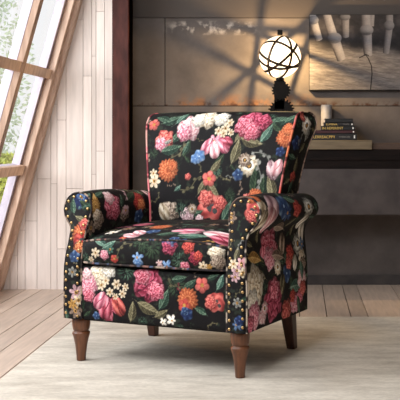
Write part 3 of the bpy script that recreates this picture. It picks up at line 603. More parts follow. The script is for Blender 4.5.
# --- arms
def rake(z): return 0.050 * sstep(0.35, 0.62, z)
AP_IN = [(0.0, 0.157), (0.0, 0.25), (0.0, 0.34), (0.0, 0.40), (-0.001, 0.46), (-0.005, 0.51), (-0.011, 0.545), (-0.013, 0.57), (-0.005, 0.600), (0.016, 0.621), (0.046, 0.629)]
AP_OUT = [(0.046, 0.629), (0.078, 0.621), (0.101, 0.600), (0.110, 0.569), (0.102, 0.539), (0.087, 0.519), (0.072, 0.502), (0.066, 0.478), (0.067, 0.44), (0.073, 0.385), (0.078, 0.31), (0.078, 0.157)]
ARM_IN_X = 0.307
def arm(sgn):
    """sgn -1: arm on the left in the photograph, +1: on the right"""
    right = sgn > 0
    a, _ = catmull(AP_IN, 120); b, _ = catmull(AP_OUT, 120)
    full, s = catmull(AP_IN[3:] + AP_OUT[1:], 330)
    X = lambda o: sgn * (ARM_IN_X + o)
    ny = 190
    t = np.linspace(0, 1, ny)
    G = np.zeros((len(full), ny, 3)); G[..., 0] = X(full[:, 0])[:, None]; G[..., 2] = full[:, 1][:, None]
    y0 = rake(full[:, 1]); y1 = 0.535 + 0.065 * sstep(0.46, 0.56, full[:, 1])
    G[..., 1] = y0[:, None] + (y1 - y0)[:, None] * t[None]
    # the roll dips and rounds off towards the back
    drop = 0.016 * sstep(0.45, 0.6, full[:, 1])[:, None] * t[None] ** 1.5
    G[..., 2] += 0.007 * sstep(0.5, 0.6, full[:, 1])[:, None] * np.sin(np.pi * np.clip(t * 1.6, 0, 1))[None] - drop
    k = sstep(0.93, 1.0, t)[None, :] * sstep(0.46, 0.54, full[:, 1])[:, None]
    G[..., 0] += (X(0.045) - G[..., 0]) * 0.18 * k ** 2; G[..., 2] += (0.565 - G[..., 2]) * 0.18 * k ** 2
    UV = np.stack(np.broadcast_arrays(G[..., 1], s[:, None]), -1)
    o = cloth('armrest', G, UV, chair, seed=7 if right else 9, flip=not right, fill=0.9, extra=31 if right else 37)
    # front panel, rows by height
    rows = 170; zs = np.linspace(0.157, 0.6285, rows)
    xi = np.interp(zs, a[:, 1], a[:, 0]); xo = np.interp(zs, b[::-1, 1], b[::-1, 0])
    cols = 48; q = np.linspace(0, 1, cols)
    Gp = np.zeros((rows, cols, 3)); ox = xi[:, None] + (xo - xi)[:, None] * q[None]
    Gp[..., 0] = X(ox); Gp[..., 2] = zs[:, None]
    wid = (xo - xi)[:, None]
    bul = 0.010 * np.clip(1 - np.abs(q[None] * 2 - 1) ** 4, 0, 1) * sstep(0, 0.03, 0.6285 - zs)[:, None] * np.clip(wid / 0.075, 0, 1)
    Gp[..., 1] = rake(zs)[:, None] - bul
    UVp = np.stack(np.broadcast_arrays(ox, zs[:, None]), -1)
    fp = cloth('front_panel', Gp, UVp, o, seed=11 if right else 13, flip=right, fill=0.5)
    # corded edge and nailheads along the panel outline
    ol = np.vstack([a, b[1:]])
    edge = np.stack([X(ol[:, 0]), rake(ol[:, 1]) - 0.001, ol[:, 1]], 1)
    piping(edge, 0.0035, o, [DK, DK, (120, 104, 92), DK, (160, 140, 120)] if not right else [DK, (170, 156, 140), DK, (96, 78, 70)], 6 + right)
    back = G[:, -3]
    # rear cap
    Gb = Gp.copy(); Gb[..., 1] = (0.535 + 0.065 * sstep(0.46, 0.56, zs))[:, None] - 0.001
    Gb[..., 2] -= (0.016 * sstep(0.45, 0.6, zs))[:, None]
    kk = (sstep(0.46, 0.54, zs) * 0.18)[:, None]
    Gb[..., 0] += (X(0.045) - Gb[..., 0]) * kk; Gb[..., 2] += (0.565 - Gb[..., 2]) * kk
    cloth('rear_panel', Gb, UVp, o, seed=15, flip=not right, fill=1.0, extra=5)
    path, _ = catmull(np.vstack([a[::6], b[3::6]]), 600)
    inset = 0.013
    tang = np.gradient(path, axis=0); tang /= np.linalg.norm(tang, axis=1, keepdims=True)
    ins = path + inset * np.stack([tang[:, 1], -tang[:, 0]], 1)       # outline runs up the inner side, over, down the outer
    d = np.r_[0, np.cumsum(np.linalg.norm(np.diff(ins, axis=0), axis=1))]
    cnt = int(d[-1] / 0.0315)
    for i in range(cnt + 1):
        u = np.interp(d[-1] * i / cnt * 0.975 + 0.012, d, ins[:, 0]); z = np.interp(d[-1] * i / cnt * 0.975 + 0.012, d, ins[:, 1])
        nh = bpy.data.objects.new('nailhead', NAIL); COL.objects.link(nh); nh.parent = o
        nh.location = (X(u), rake(z) - 0.0085, z); nh.rotation_euler = (math.pi / 2, 0, 0)
    return o
bmn = bmesh.new(); bmesh.ops.create_uvsphere(bmn, u_segments=14, v_segments=8, radius=0.0057)
for v in bmn.verts: v.co.z *= 0.62
NAIL = bpy.data.meshes.new('nailhead'); bmn.to_mesh(NAIL); bmn.free(); NAIL.materials.append(M['brass'])
NAIL.polygons.foreach_set('use_smooth', [True] * len(NAIL.polygons))
arm(-1); arm(1)

# --- backrest
BPROF = [(0.455, 0.42), (0.460, 0.50), (0.467, 0.60), (0.475, 0.70), (0.486, 0.80), (0.499, 0.87), (0.514, 0.912), (0.540, 0.937), (0.590, 0.946), (0.652, 0.944), (0.694, 0.927), (0.708, 0.896), (0.696, 0.860), (0.668, 0.818), (0.650, 0.76), (0.636, 0.68), (0.620, 0.52), (0.61, 0.38), (0.60, 0.157)]
def bw(z): return np.interp(z, [0.157, 0.42, 0.55, 0.65, 0.75, 0.84, 0.90, 0.945], [0.30, 0.284, 0.291, 0.304, 0.319, 0.333, 0.342, 0.341])
def backrest():
    prof, s = catmull(BPROF, 430)
    xs = np.linspace(-1, 1, 250)
    w = bw(prof[:, 1])
    kt = int(np.argmax(prof[:, 1])); w = w + 0.009 * sstep(0.62, 0.88, prof[:, 1]) * sstep(kt - 30, kt + 40, np.arange(len(prof)))
    G = np.zeros((len(xs), len(prof), 3)); G[..., 0] = xs[:, None] * w[None]
    front = sstep(0.5, 0.0, np.abs(s - 0.25) / 0.5)
    puff = 0.018 * (1 - np.abs(xs) ** 3)[:, None] * front[None]
    G[..., 1] = prof[None, :, 0] - puff + 0.012 * (np.abs(xs)[:, None] ** 3) * -1 * sstep(0.9, 0.6, prof[None, :, 1]) * (s < 0.5)[None]
    G[..., 2] = prof[None, :, 1] - 0.006 * (np.abs(xs)[:, None] ** 6) * sstep(0.8, 0.94, prof[None, :, 1])
    UV = np.stack(np.broadcast_arrays(G[..., 0], s[None, :]), -1)
    o = cloth('backrest', G, UV, chair, seed=17, flip=False, fill=0.7, extra=41)
    # side panels of the wings with corded edges
    k = int(np.argmax(prof[:, 1])); f, r = prof[:k + 1], prof[k:]
    zs = np.linspace(0.30, prof[k, 1] - 0.0006, 190)
    yf = np.interp(zs, f[:, 1], f[:, 0]); yr = np.interp(zs, r[::-1, 1], r[::-1, 0])
    yf = yf - 0.012 * sstep(0.9, 0.6, zs)
    q = np.linspace(0, 1, 56)
    for sgn in (-1, 1):
        Gs = np.zeros((len(zs), len(q), 3)); Gs[..., 1] = yf[:, None] + (yr - yf)[:, None] * q
        flare = 0.009 * sstep(0.62, 0.88, zs)[:, None] * q[None] ** 1.5
        Gs[..., 0] = sgn * (bw(zs)[:, None] + flare + 0.012 * np.clip(1 - np.abs(2 * q - 1) ** 3, 0, 1)[None] * sstep(0.94, 0.9, zs)[:, None])
        Gs[..., 2] = zs[:, None] - 0.006 * sstep(0.8, 0.94, zs)[:, None]
        uv = np.stack(np.broadcast_arrays(Gs[..., 1], zs[:, None]), -1)
        wp = cloth('wing_panel', Gs, uv, o, seed=19 + sgn, flip=sgn > 0, fill=0.8, extra=0 if sgn > 0 else 43)
        x_e = bw(zs) * sgn
        fe = np.stack([x_e, yf, zs - 0.006 * sstep(0.8, 0.94, zs)], 1)
        re = np.stack([x_e + sgn * 0.009 * sstep(0.62, 0.88, zs), yr, zs - 0.006 * sstep(0.8, 0.94, zs)], 1)
        piping(fe[20:], 0.0042, o, [(206, 92, 80), (196, 110, 104), (96, 44, 44), (214, 120, 84)] if sgn > 0 else [(222, 130, 136), (206, 160, 150), (120, 60, 66), (214, 110, 116)], 21 + sgn)
        piping(np.vstack([re[::-1][:172], ]), 0.0042, o, [(206, 180, 170), (150, 126, 118), (214, 194, 184), (96, 80, 76)], 25 + sgn)
    return o
backrest()

# --- dust cover, legs
MB().box((-0.37, 0.02, 0.150), (0.37, 0.545, 0.163)).build('underside', M['dark_lining'], chair)
MB().box((-0.30, 0.03, 0.163), (0.30, 0.545, 0.362)).build('seat_deck', M['dark_lining'], chair)
FRONT_LEG = [(0.0155, -0.008), (0.0175, -0.006), (0.0175, 0.0), (0.0185, 0.016), (0.0225, 0.05), (0.0275, 0.075), (0.0315, 0.088), (0.0335, 0.095), (0.0335, 0.099), (0.0305, 0.1025), (0.0270, 0.104), (0.0270, 0.1065), (0.0300, 0.109), (0.0325, 0.118), (0.0340, 0.130), (0.0345, 0.145), (0.0345, 0.158)]
for x in (-0.338, 0.338):
    lg = MB().lathe(FRONT_LEG, 32).build('leg', M['leg'], chair, smooth=True); lg.location = (x, 0.040, 0)
for sgn in (-1, 1):
    b = MB(); top, bot = 0.026, 0.017
    ex = 0.306 if sgn > 0 else 0.330; p0 = Vector((sgn * ex, 0.520, 0.158)); p1 = Vector((sgn * (ex + 0.006), 0.550, -0.008))
    vs = []
    for p, h in ((p0, top), (p1, bot)):
        vs.append([b.bm.verts.new(p + Vector((dx * h, dy * h, 0))) for dx, dy in ((-1, -1), (1, -1), (1, 1), (-1, 1))])
    for i in range(4): b.bm.faces.new((vs[0][i], vs[0][(i + 1) % 4], vs[1][(i + 1) % 4], vs[1][i]))
    b.bm.faces.new(vs[0]); b.bm.faces.new(vs[1][::-1])
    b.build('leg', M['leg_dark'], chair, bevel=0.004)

# ------------------------------------------------------------------ rug and floor
FZ = -0.014
def board_mesh(name, boards, mat, clip=None, thick=0.02):
    """boards: (corner, edge u, edge v, normal, colour)"""
    V, F, C = [], [], []
    for o, u, v, n, c in boards:
        o, u, v, n = (np.array(t, float) for t in (o, u, v, n))
        poly = [o, o + u, o + u + v, o + v]
        if clip: poly = clip(poly)
        m = len(poly)
        if m < 3: continue
        k = len(V)
        for d in (0, -thick):
            for p in poly: V.append(p + d * n); C.append(sr(c))
        F += [tuple(range(k, k + m)), tuple(range(k + 2 * m - 1, k + m - 1, -1))] + [(k + i, k + m + i, k + m + (i + 1) % m, k + (i + 1) % m) for i in range(m)]
    me = bpy.data.meshes.new(name); me.from_pydata([tuple(p) for p in V], [], F); me.update()
    at = me.attributes.new('Col', 'FLOAT_COLOR', 'POINT'); at.data.foreach_set('color', np.concatenate([np.array(C), np.ones((len(C), 1))], 1).astype(np.float32).ravel())
    return link(name, me, mat)
def clip_slant(poly):
    """keeps what lies on the room side of the slanted glazing"""
    f = lambda p: p[0] - (-1.7145 + 0.2757 * p[2] - 0.012); out = []
    for i, p in enumerate(poly):
        q = poly[(i + 1) % len(poly)]; a, b = f(p), f(q)
        if a >= 0: out.append(p)
        if (a >= 0) != (b >= 0): out.append(p + (q - p) * (a / (a - b)))
    return out
WALL_Y, PLANK_Y = 5.70, 5.52
bd = []
xs = [-2.6]
wpat = [0.115, 0.115, 0.08, 0.2, 0.115, 0.13, 0.09, 0.16]
i = 0
x = 0.128
lines = [x]
while x < 2.3: x += [0.115, 0.082, 0.200, 0.12, 0.1, 0.17][i % 6]; lines.append(x); i += 1
x = 0.128; i = 0
while x > -2.6: x -= [0.13, 0.105, 0.15, 0.09, 0.12][i % 5]; lines.insert(0, x); i += 1
r3 = random.Random(11)
for a, b in zip(lines[:-1], lines[1:]):
    y = -1.5 - r3.uniform(0, 1.2)
    while y < WALL_Y + 0.02:
        ln = r3.uniform(1.8, 3.4); y2 = min(y + ln, WALL_Y + 0.02)
        t = r3.uniform(0.94, 1.04); c = (187 * t, 168 * t, 153 * t)
        y_ = max(y, -1.5)
        if y2 > y_: bd.append(((a + 0.0022, y_ + 0.0015, FZ), (b - a - 0.0044, 0, 0), (0, y2 - y_ - 0.003, 0), (0, 0, 1), c))
        y = y2
fl = board_mesh('floor', bd, M['floorboards']); tag(fl, kind='structure')
sub = MB().box((-2.6, -1.5, FZ - 0.05), (2.3, WALL_Y, FZ - 0.012)).build('floor_base', plain('floor_gap_brown', (52, 36, 30), rough=0.9)); tag(sub, kind='structure')

rug = MB().box((-1.05, 1.9, FZ), (1.35, 4.64, -0.008)).build('area_rug', M['rug'], bevel=0.004)
tag(rug, 'cream low pile area rug with faint mottling under the armchair', 'rug')

# ------------------------------------------------------------------ walls
pxs = [-8, 2, 10, 17.5, 25, 37, 50.8, 57, 66, 83, 91.7, 96, 104.5, 113]
bd = []; r4 = random.Random(5)
for a, b in zip(pxs[:-1], pxs[1:]):
    xa, xb = (a - CX) / FPX * PLANK_Y, (b - CX) / FPX * PLANK_Y
    z = -0.03 - r4.uniform(0, 0.4)
    while z < 2.72:
        ln = r4.uniform(0.42, 1.0); z2 = min(z + ln, 2.72); z_ = max(z, -0.03)
        t = r4.uniform(0.94, 1.03); c = (226 * t, 213 * t, 205 * t)
        if z2 > z_: bd.append(((xa + 0.0012, PLANK_Y, z_ + 0.001), (xb - xa - 0.0024, 0, 0), (0, 0, z2 - z_ - 0.002), (0, -1, 0), c))
        z = z2
pw = board_mesh('wall_back_left', bd, M['planks'], clip_slant, 0.012); tag(pw, kind='structure')
bk = MB().prism([(-1.73, -0.03), (-1.02, -0.03), (-1.02, 2.57)], PLANK_Y + 0.013, PLANK_Y + 0.06).build('wall_back_left_core', plain('plank_gap', (150, 126, 110), rough=0.9)); tag(bk, kind='structure')

wl = MB()
JX, JZ = [(-1.30, 3.0)], []
def panel(x0, x1, z0, z1): wl.box((x0 + 0.0022, WALL_Y, z0 + 0.0022), (x1 - 0.0022, WALL_Y + 0.03, z1 - 0.0022))
vx = (165 - CX) / FPX * WALL_Y
for z0, z1, cuts in ((-0.03, 0.512, [-1.1, -0.115, 1.1, 2.25]), (0.512, 1.022, [-1.1, -0.115, 1.1, 2.25]), (1.022, 1.533, [-1.1, vx, 1.25, 2.25]), (1.533, 2.72, [-1.1, 0.75, 2.25])):
    for a, b in zip(cuts[:-1], cuts[1:]): panel(a, b, z0, z1)
w = wl.build('wall_back', M['wall']); tag(w, kind='structure')
wb = MB().box((-1.1, WALL_Y + 0.024, -0.03), (2.25, WALL_Y + 0.12, 2.72)).build('wall_back_core', M['post_dark']); tag(wb, kind='structure')
sk = MB().box((-0.95, WALL_Y - 0.015, FZ), (2.2, WALL_Y, 0.042)).build('baseboard_back', M['skirting'], bevel=0.002); tag(sk, kind='structure')

px0, px1 = (112 - CX) / FPX * 5.42, (128.4 - CX) / FPX * 5.42
po = MB().box((px0, 5.42, FZ), (px1, 5.445, 2.70)).build('trim_1', M['post'], bevel=0.003); tag(po, kind='structure')
pd = MB().box((px0 + 0.004, 5.445, FZ), ((132.5 - CX) / FPX * 5.69, WALL_Y, 2.70)).build('post_side_shade', M['post_dark']); tag(pd, kind='structure')  # added near-black block: shade beside the post put into its colour

rw = MB().box((2.2, -1.5, -0.03), (2.3, WALL_Y, 2.72)).build('wall_right', M['plaster']); tag(rw, kind='structure')
fw = MB().box((-2.2, -1.6, -0.03), (2.3, -1.5, 2.72)).build('wall_front', M['plaster']); tag(fw, kind='structure')
ce = MB().box((-1.1, -1.5, 2.70), (2.3, WALL_Y, 2.8)).build('ceiling', M['ceiling']); tag(ce, kind='structure')

# ------------------------------------------------------------------ slanted window wall
WX0, WT = -1.7145, 0.2757
nrm = Vector((-1, 0, WT)).normalized()                # outward
def wp(z, y, d=0.0):
    return Vector((WX0 + WT * z, y, z)) + nrm * d
def slab(b, z0, z1, y0, y1, d0, d1):
    v = [b.bm.verts.new(wp(z, y, d)) for z in (z0, z1) for y in (y0, y1) for d in (d0, d1)]
    for f in ((0, 1, 3, 2), (4, 6, 7, 5), (0, 4, 5, 1), (2, 3, 7, 6), (0, 2, 6, 4), (1, 5, 7, 3)): b.bm.faces.new([v[i] for i in f])
MY = [5.50, 4.85, 4.20, 3.55, 2.90, 2.25, 1.60, 0.95, 0.30, -0.35, -1.0]
RZ = [0.135, 0.662, 1.189, 1.716, 2.243]
win = MB()
slab(win, -0.03, 2.72, 5.41, 5.505, -0.030, 0.010)       # corner beam, stepped
slab(win, -0.03, 2.72, 5.46, 5.515, -0.050, 0.0)
mul = MB()
for y in MY[1:]: slab(mul, 0.0, 2.72, y - 0.028, y + 0.028, -0.022, 0.012)
for i, z in enumerate(RZ): slab(win, z - 0.026, z + 0.026, -1.3, 5.412, -0.016, 0.01)
wo = win.build('window_1', M['window_wood'], bevel=0.003); tag(wo, kind='structure')
mul.build('mullion', M['mullion'], wo, bevel=0.003)
sb = MB()
for y in MY: slab(sb, 0.0, 2.72, y - (0.03 if y < 5.4 else 0.12), y + 0.022, 0.012, 0.055)
for z in RZ: slab(sb, z - 0.022, z + 0.022, -1.3, 5.45, 0.010, 0.05)
so = sb.build('sash', M['sash'], wo)
for yi in range(len(MY) - 1):
    g = MB(); slab(g, 0.14, 2.70, MY[yi + 1] + 0.02, MY[yi] - 0.02, 0.030, 0.034); g.build('pane', M['glass'], wo)
kw = MB(); slab(kw, -0.03, 0.115, -1.5, 5.5, -0.02, 0.10)
ko = kw.build('wall_left', M['window_wood']); tag(ko, kind='structure')

# ------------------------------------------------------------------ garden outside the window
gr = MB().box((-14, -4, -0.40), (-1.9, 22, -0.35)).build('ground', M['lawn']); tag(gr, kind='structure')
def shrub(name, loc, h, rad, n, mat, label, cat, seed, group=None):
    r = random.Random(seed); t = empty(name, loc)
    tag(t, label, cat, group)
    V, F = [], []
    for _ in range(n):
        th, u = r.uniform(0, 6.283), r.random() ** 0.5
        zz = r.uniform(0.06, 1.0); pr = rad * u * (math.sin(math.pi * min(1, zz * 0.9 + 0.08)) ** 0.6)
        c = Vector((pr * math.cos(th), pr * math.sin(th), h * zz)); s = r.uniform(0.022, 0.045)
        R = Matrix.Rotation(r.uniform(0, 6.28), 3, 'Z') @ Matrix.Rotation(r.uniform(0, 6.28), 3, 'X') @ Matrix.Rotation(r.uniform(0, 6.28), 3, 'Y')
        k = len(V)
        for p in ((-s, 0, 0), (0, -s * 0.45, 0.1 * s), (s, 0, 0), (0, s * 0.45, 0.1 * s)): V.append(c + R @ Vector(p))
        F.append((k, k + 1, k + 2, k + 3))
    link('foliage', np_mesh('foliage', np.array([tuple(v) for v in V]), np.array(F)), mat, t)
    MB().lathe([(0.05, 0), (0.04, h * 0.4), (0.015, h * 0.85)], 10).build('trunk', M['bark'], t, smooth=True)
    return t
shrub('garden_tree', (-3.72, 10.2, -0.36), 3.4, 1.0, 8000, M['leaf_pale'], 'pale sunlit tree outside the upper left window pane', 'tree', 1)
shrub('garden_shrub', (-2.52, 8.3, -0.36), 1.05, 0.50, 6000, M['leaf_mid'], 'bright green shrub outside the lower window pane', 'shrub', 2)
shrub('garden_shrub', (-2.95, 9.2, -0.36), 1.6, 0.30, 900, M['leaf_pale'], 'taller pale green shrub outside the middle window pane', 'shrub', 3)

# ------------------------------------------------------------------ console, shelf and what stands on it
CYF = 5.36; k = CYF / FPX
def Xp(p, y=CYF): return (p - CX) / FPX * y
def Zp(p, y=CYF): return EYE - (p - CY) / FPX * y
SH_TOP = Zp(140.2)
con = empty('wall_console', (0.35, WALL_Y, Zp(215)))
tag(con, 'long dark wall hung console behind the armchair with grey front and near black shelf', 'console')
inv = Matrix.Translation(-Vector(con.location))
x0c, x1c = -0.55, 2.1
MB().box((x0c, CYF, Zp(215)), (x1c, WALL_Y, Zp(169)), inv).build('front', M['console'], con, bevel=0.003)
MB().box((x0c, CYF + 0.012, Zp(169)), (x1c, WALL_Y, Zp(149.5)), inv).build('apron', M['shelf_dark'], con)  # slightly recessed band in near-black brown
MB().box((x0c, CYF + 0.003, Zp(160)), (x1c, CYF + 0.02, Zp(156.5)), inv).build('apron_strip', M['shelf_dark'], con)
MB().box((Xp(372), CYF + 0.02, Zp(149.5)), (x1c, WALL_Y, Zp(143.2, CYF + 0.02)), inv).build('lower_board', M['slab_dark'], con, bevel=0.002)
MB().box((x0c, CYF - 0.005, Zp(149.5)), (Xp(372), WALL_Y - 0.001, SH_TOP), inv).build('top_slab', M['slab'], con, bevel=0.002)

def text_mesh(txt, size, mat, parent, loc, name='lettering', width=None):
    cu = bpy.data.curves.new(name, 'FONT'); cu.body = txt; cu.size = size; cu.extrude = 0.0003; cu.align_x = 'LEFT'
    tmp = bpy.data.objects.new(name, cu); COL.objects.link(tmp)
    dg = bpy.context.evaluated_depsgraph_get(); dg.update()
    me = bpy.data.meshes.new_from_object(tmp.evaluated_get(dg)); bpy.data.objects.remove(tmp)
    o = link(name, me, mat, parent); o.rotation_euler = (math.pi / 2, 0, 0); o.location = loc
    if width:
        wx = max(v.co.x for v in me.vertices) - min(v.co.x for v in me.vertices); f = width / wx
        for v in me.vertices: v.co.x *= f
    return o
BYF = 5.40                                   # spines of the book stack
def book(px0, px1, z0, z1, cover, label, name='book', texts=(), dot=None, depth=0.19, wine=False):
    xa, xb = Xp(px0, BYF), Xp(px1, BYF)
    t = empty(name, ((xa + xb) / 2, BYF + depth / 2, z0)); tag(t, label, 'book', 'books stacked on the console')
    h = z1 - z0; w = (xb - xa) / 2; d = depth / 2; c = 0.0028
    b = MB(); b.box((-w, -d, 0), (w, d, c)); b.box((-w, -d, h - c), (w, d, h)); b.box((-w, -d, 0), (w, -d + c, h))
    b.build('cover', cover, t, bevel=0.001)
    MB().box((-w + 0.004, -d + c, c), (w - 0.004, d - 0.004, h - c)).build('pages', M['pages'], t)
    for txt, p0, p1, hz, mat in texts:
        hh = h * hz
        text_mesh(txt, hh * 1.38, mat, t, (Xp(p0, BYF) - t.location.x, -d - 0.0004, h * 0.5 - hh * 0.5), 'spine_lettering', width=(p1 - p0) / FPX * BYF)
    if dot:
        s = MB(); s.box((Xp(dot, BYF) - t.location.x - 0.0035, -d - 0.0006, h * 0.28), (Xp(dot, BYF) - t.location.x + 0.0035, -d + 0.001, h * 0.72)); s.build('spine_mark', M['ink_white'], t)
    return t
zb = [SH_TOP, Zp(133.4, BYF), Zp(130.2, BYF), Zp(126.0, BYF), Zp(122.6, BYF), Zp(118.6, BYF)]
book(308, 357, zb[0], zb[1], M['book_black2'], 'wide black book with gold spine lettering at the bottom of the stack', texts=(('LERREACPPY', 313, 335, 0.42, M['ink_gold']), ('AMERICAN', 339, 350, 0.25, M['ink_grey'])), dot=354.5, depth=0.22)
book(314, 355, zb[1] + 0.0003, zb[2], M['book_wine'], 'thin dark wine coloured book second from the bottom of the stack', dot=353.5, depth=0.21)
book(321, 355, zb[2] + 0.0003, zb[3], M['book_black'], 'black book with wide gold capitals in the middle of the stack', texts=(('IN REPERENT', 322, 343, 0.62, M['ink_gold']),), dot=353, depth=0.20)
book(323.5, 353.5, zb[3] + 0.0003, zb[4], M['book_black2'], 'black book with short gold title second from the top of the stack', texts=(('LUMINA', 326, 337, 0.6, M['ink_gold']), ('VOLUME', 343, 349, 0.35, M['ink_grey'])), dot=352, depth=0.19)
book(325, 353, zb[4] + 0.0003, zb[5], M['book_black'], 'plain black book lying on top of the stack', depth=0.19)

# candle behind the stack
cd_y = BYF + 0.25 + 0.0
cx0, cx1 = Xp(321, 5.655), Xp(332, 5.655)
cand = empty('pillar_candle', ((cx0 + cx1) / 2, 5.655, SH_TOP)); tag(cand, 'pale grey pillar candle standing behind the stacked books', 'candle')
rc = (cx1 - cx0) / 2; hc = Zp(104.8, 5.655) - SH_TOP
MB().lathe([(rc * 0.97, 0), (rc, 0.004), (rc, hc - 0.006), (rc * 0.95, hc - 0.001), (rc * 0.8, hc), (rc * 0.5, hc - 0.004), (rc * 0.1, hc - 0.005)], 32).build('wax', M['wax'], cand, smooth=True)
MB().lathe([(0.0015, hc - 0.006), (0.0013, hc + 0.008)], 8).build('wick', M['wick'], cand)

# --- lamp
LY = 5.47
lx, lz, lr = Xp(280, LY), Zp(57, LY), 21.6 / FPX * LY
lamp = empty('table_lamp', (lx, LY, SH_TOP)); tag(lamp, 'lit globe table lamp with crossed bronze straps on a black gear base', 'lamp')
gz = lz - SH_TOP
def gear(r, teeth, y0, y1, cx, cz, name):
    pts = []
    for i in range(teeth * 4):
        a = 2 * math.pi * i / (teeth * 4); q = r * (1.0 if i % 4 < 2 else 0.84); pts.append((cx + q * math.cos(a), cz + q * math.sin(a)))
    MB().prism(pts, y0, y1).build(name, M['iron'], lamp, bevel=0.0008)
ppm = FPX / LY
gear(9.6 / ppm, 18, -0.018, 0.006, 1.2 / ppm, (57 - 90.5) / ppm + gz, 'upper_gear')
gear(13.6 / ppm, 24, -0.012, 0.012, 1.5 / ppm, (57 - 112) / ppm + gz, 'lower_gear')
gear(7.5 / ppm, 16, -0.034, -0.02, -0.5 / ppm, (57 - 122) / ppm + gz, 'front_gear')
MB().box((-0.032, -0.012, gz - lr - 0.19), (0.026, 0.018, gz - lr - 0.012)).build('column', M['iron'], lamp, bevel=0.002)
MB().box((-0.085, -0.06, 0.0), (0.085, 0.06, 0.022)).build('base', M['iron'], lamp, bevel=0.003)
MB().box((-0.022, -0.016, 0.022), (0.022, 0.016, gz - lr - 0.17)).build('stem', M['iron'], lamp)
MB().lathe([(0.022, gz - lr - 0.012), (0.024, gz - lr - 0.006), (0.020, gz - lr + 0.004), (0.010, gz - lr + 0.010)], 20).build('globe_holder', M['iron'], lamp, smooth=True)
MB().lathe([(0.011, gz - lr + 0.01), (0.011, gz - 0.055), (0.014, gz - 0.05), (0.014, gz - 0.03)], 12).build('bulb_socket', M['iron'], lamp, smooth=True)
MB().box((-0.014, -0.014, gz + lr - 0.002), (0.014, 0.014, gz + lr + 0.030)).build('finial', M['iron'], lamp, bevel=0.003)
bmg = bmesh.new(); bmesh.ops.create_uvsphere(bmg, u_segments=48, v_segments=32, radius=lr * 0.965)
me = bpy.data.meshes.new('globe'); bmg.to_mesh(me); bmg.free(); go = link('globe', me, M['globe'], lamp, smooth=True); go.location = (0, 0, gz)
def strap(normal, wdt=0.0145, off=0.0):
    """hoop of flat bar round the globe in the plane across the given normal"""
    n = Vector(normal).normalized(); a = n.orthogonal().normalized(); b = n.cross(a)
    bm = bmesh.new(); seg = 64; rows = []
    ro = math.sqrt(lr * lr - off * off)
    for i in range(seg):
        t = 2 * math.pi * i / seg; d = a * math.cos(t) + b * math.sin(t)
        rows.append([bm.verts.new(Vector((0, 0, gz)) + n * off + d * rr + n * hh) for rr, hh in ((ro, -wdt / 2), (ro, wdt / 2), (ro - 0.002, wdt / 2), (ro - 0.002, -wdt / 2))])
    for i in range(seg):
        p, q = rows[i], rows[(i + 1) % seg]
        for j in range(4): bm.faces.new((p[j], q[j], q[(j + 1) % 4], p[(j + 1) % 4]))
    bmesh.ops.recalc_face_normals(bm, faces=bm.faces)
    m2 = bpy.data.meshes.new('strap'); bm.to_mesh(m2); bm.free(); link('strap', m2, M['bronze'], lamp, smooth=False)
for nv in ((0.86, -0.45, -0.28), (0.32, -0.40, 0.86), (-0.62, -0.30, 0.72), (-0.80, -0.52, 0.10), (0.40, 0.55, 0.75), (0.05, -0.62, 0.80)): strap(nv)
pl = bpy.data.lights.new('lamp_bulb', 'POINT'); pl.energy = 31.0; pl.color = (1.0, 0.66, 0.30); pl.shadow_soft_size = 0.010
plo = bpy.data.objects.new('lamp_bulb', pl); COL.objects.link(plo); plo.parent = lamp; plo.location = (0, 0, gz)

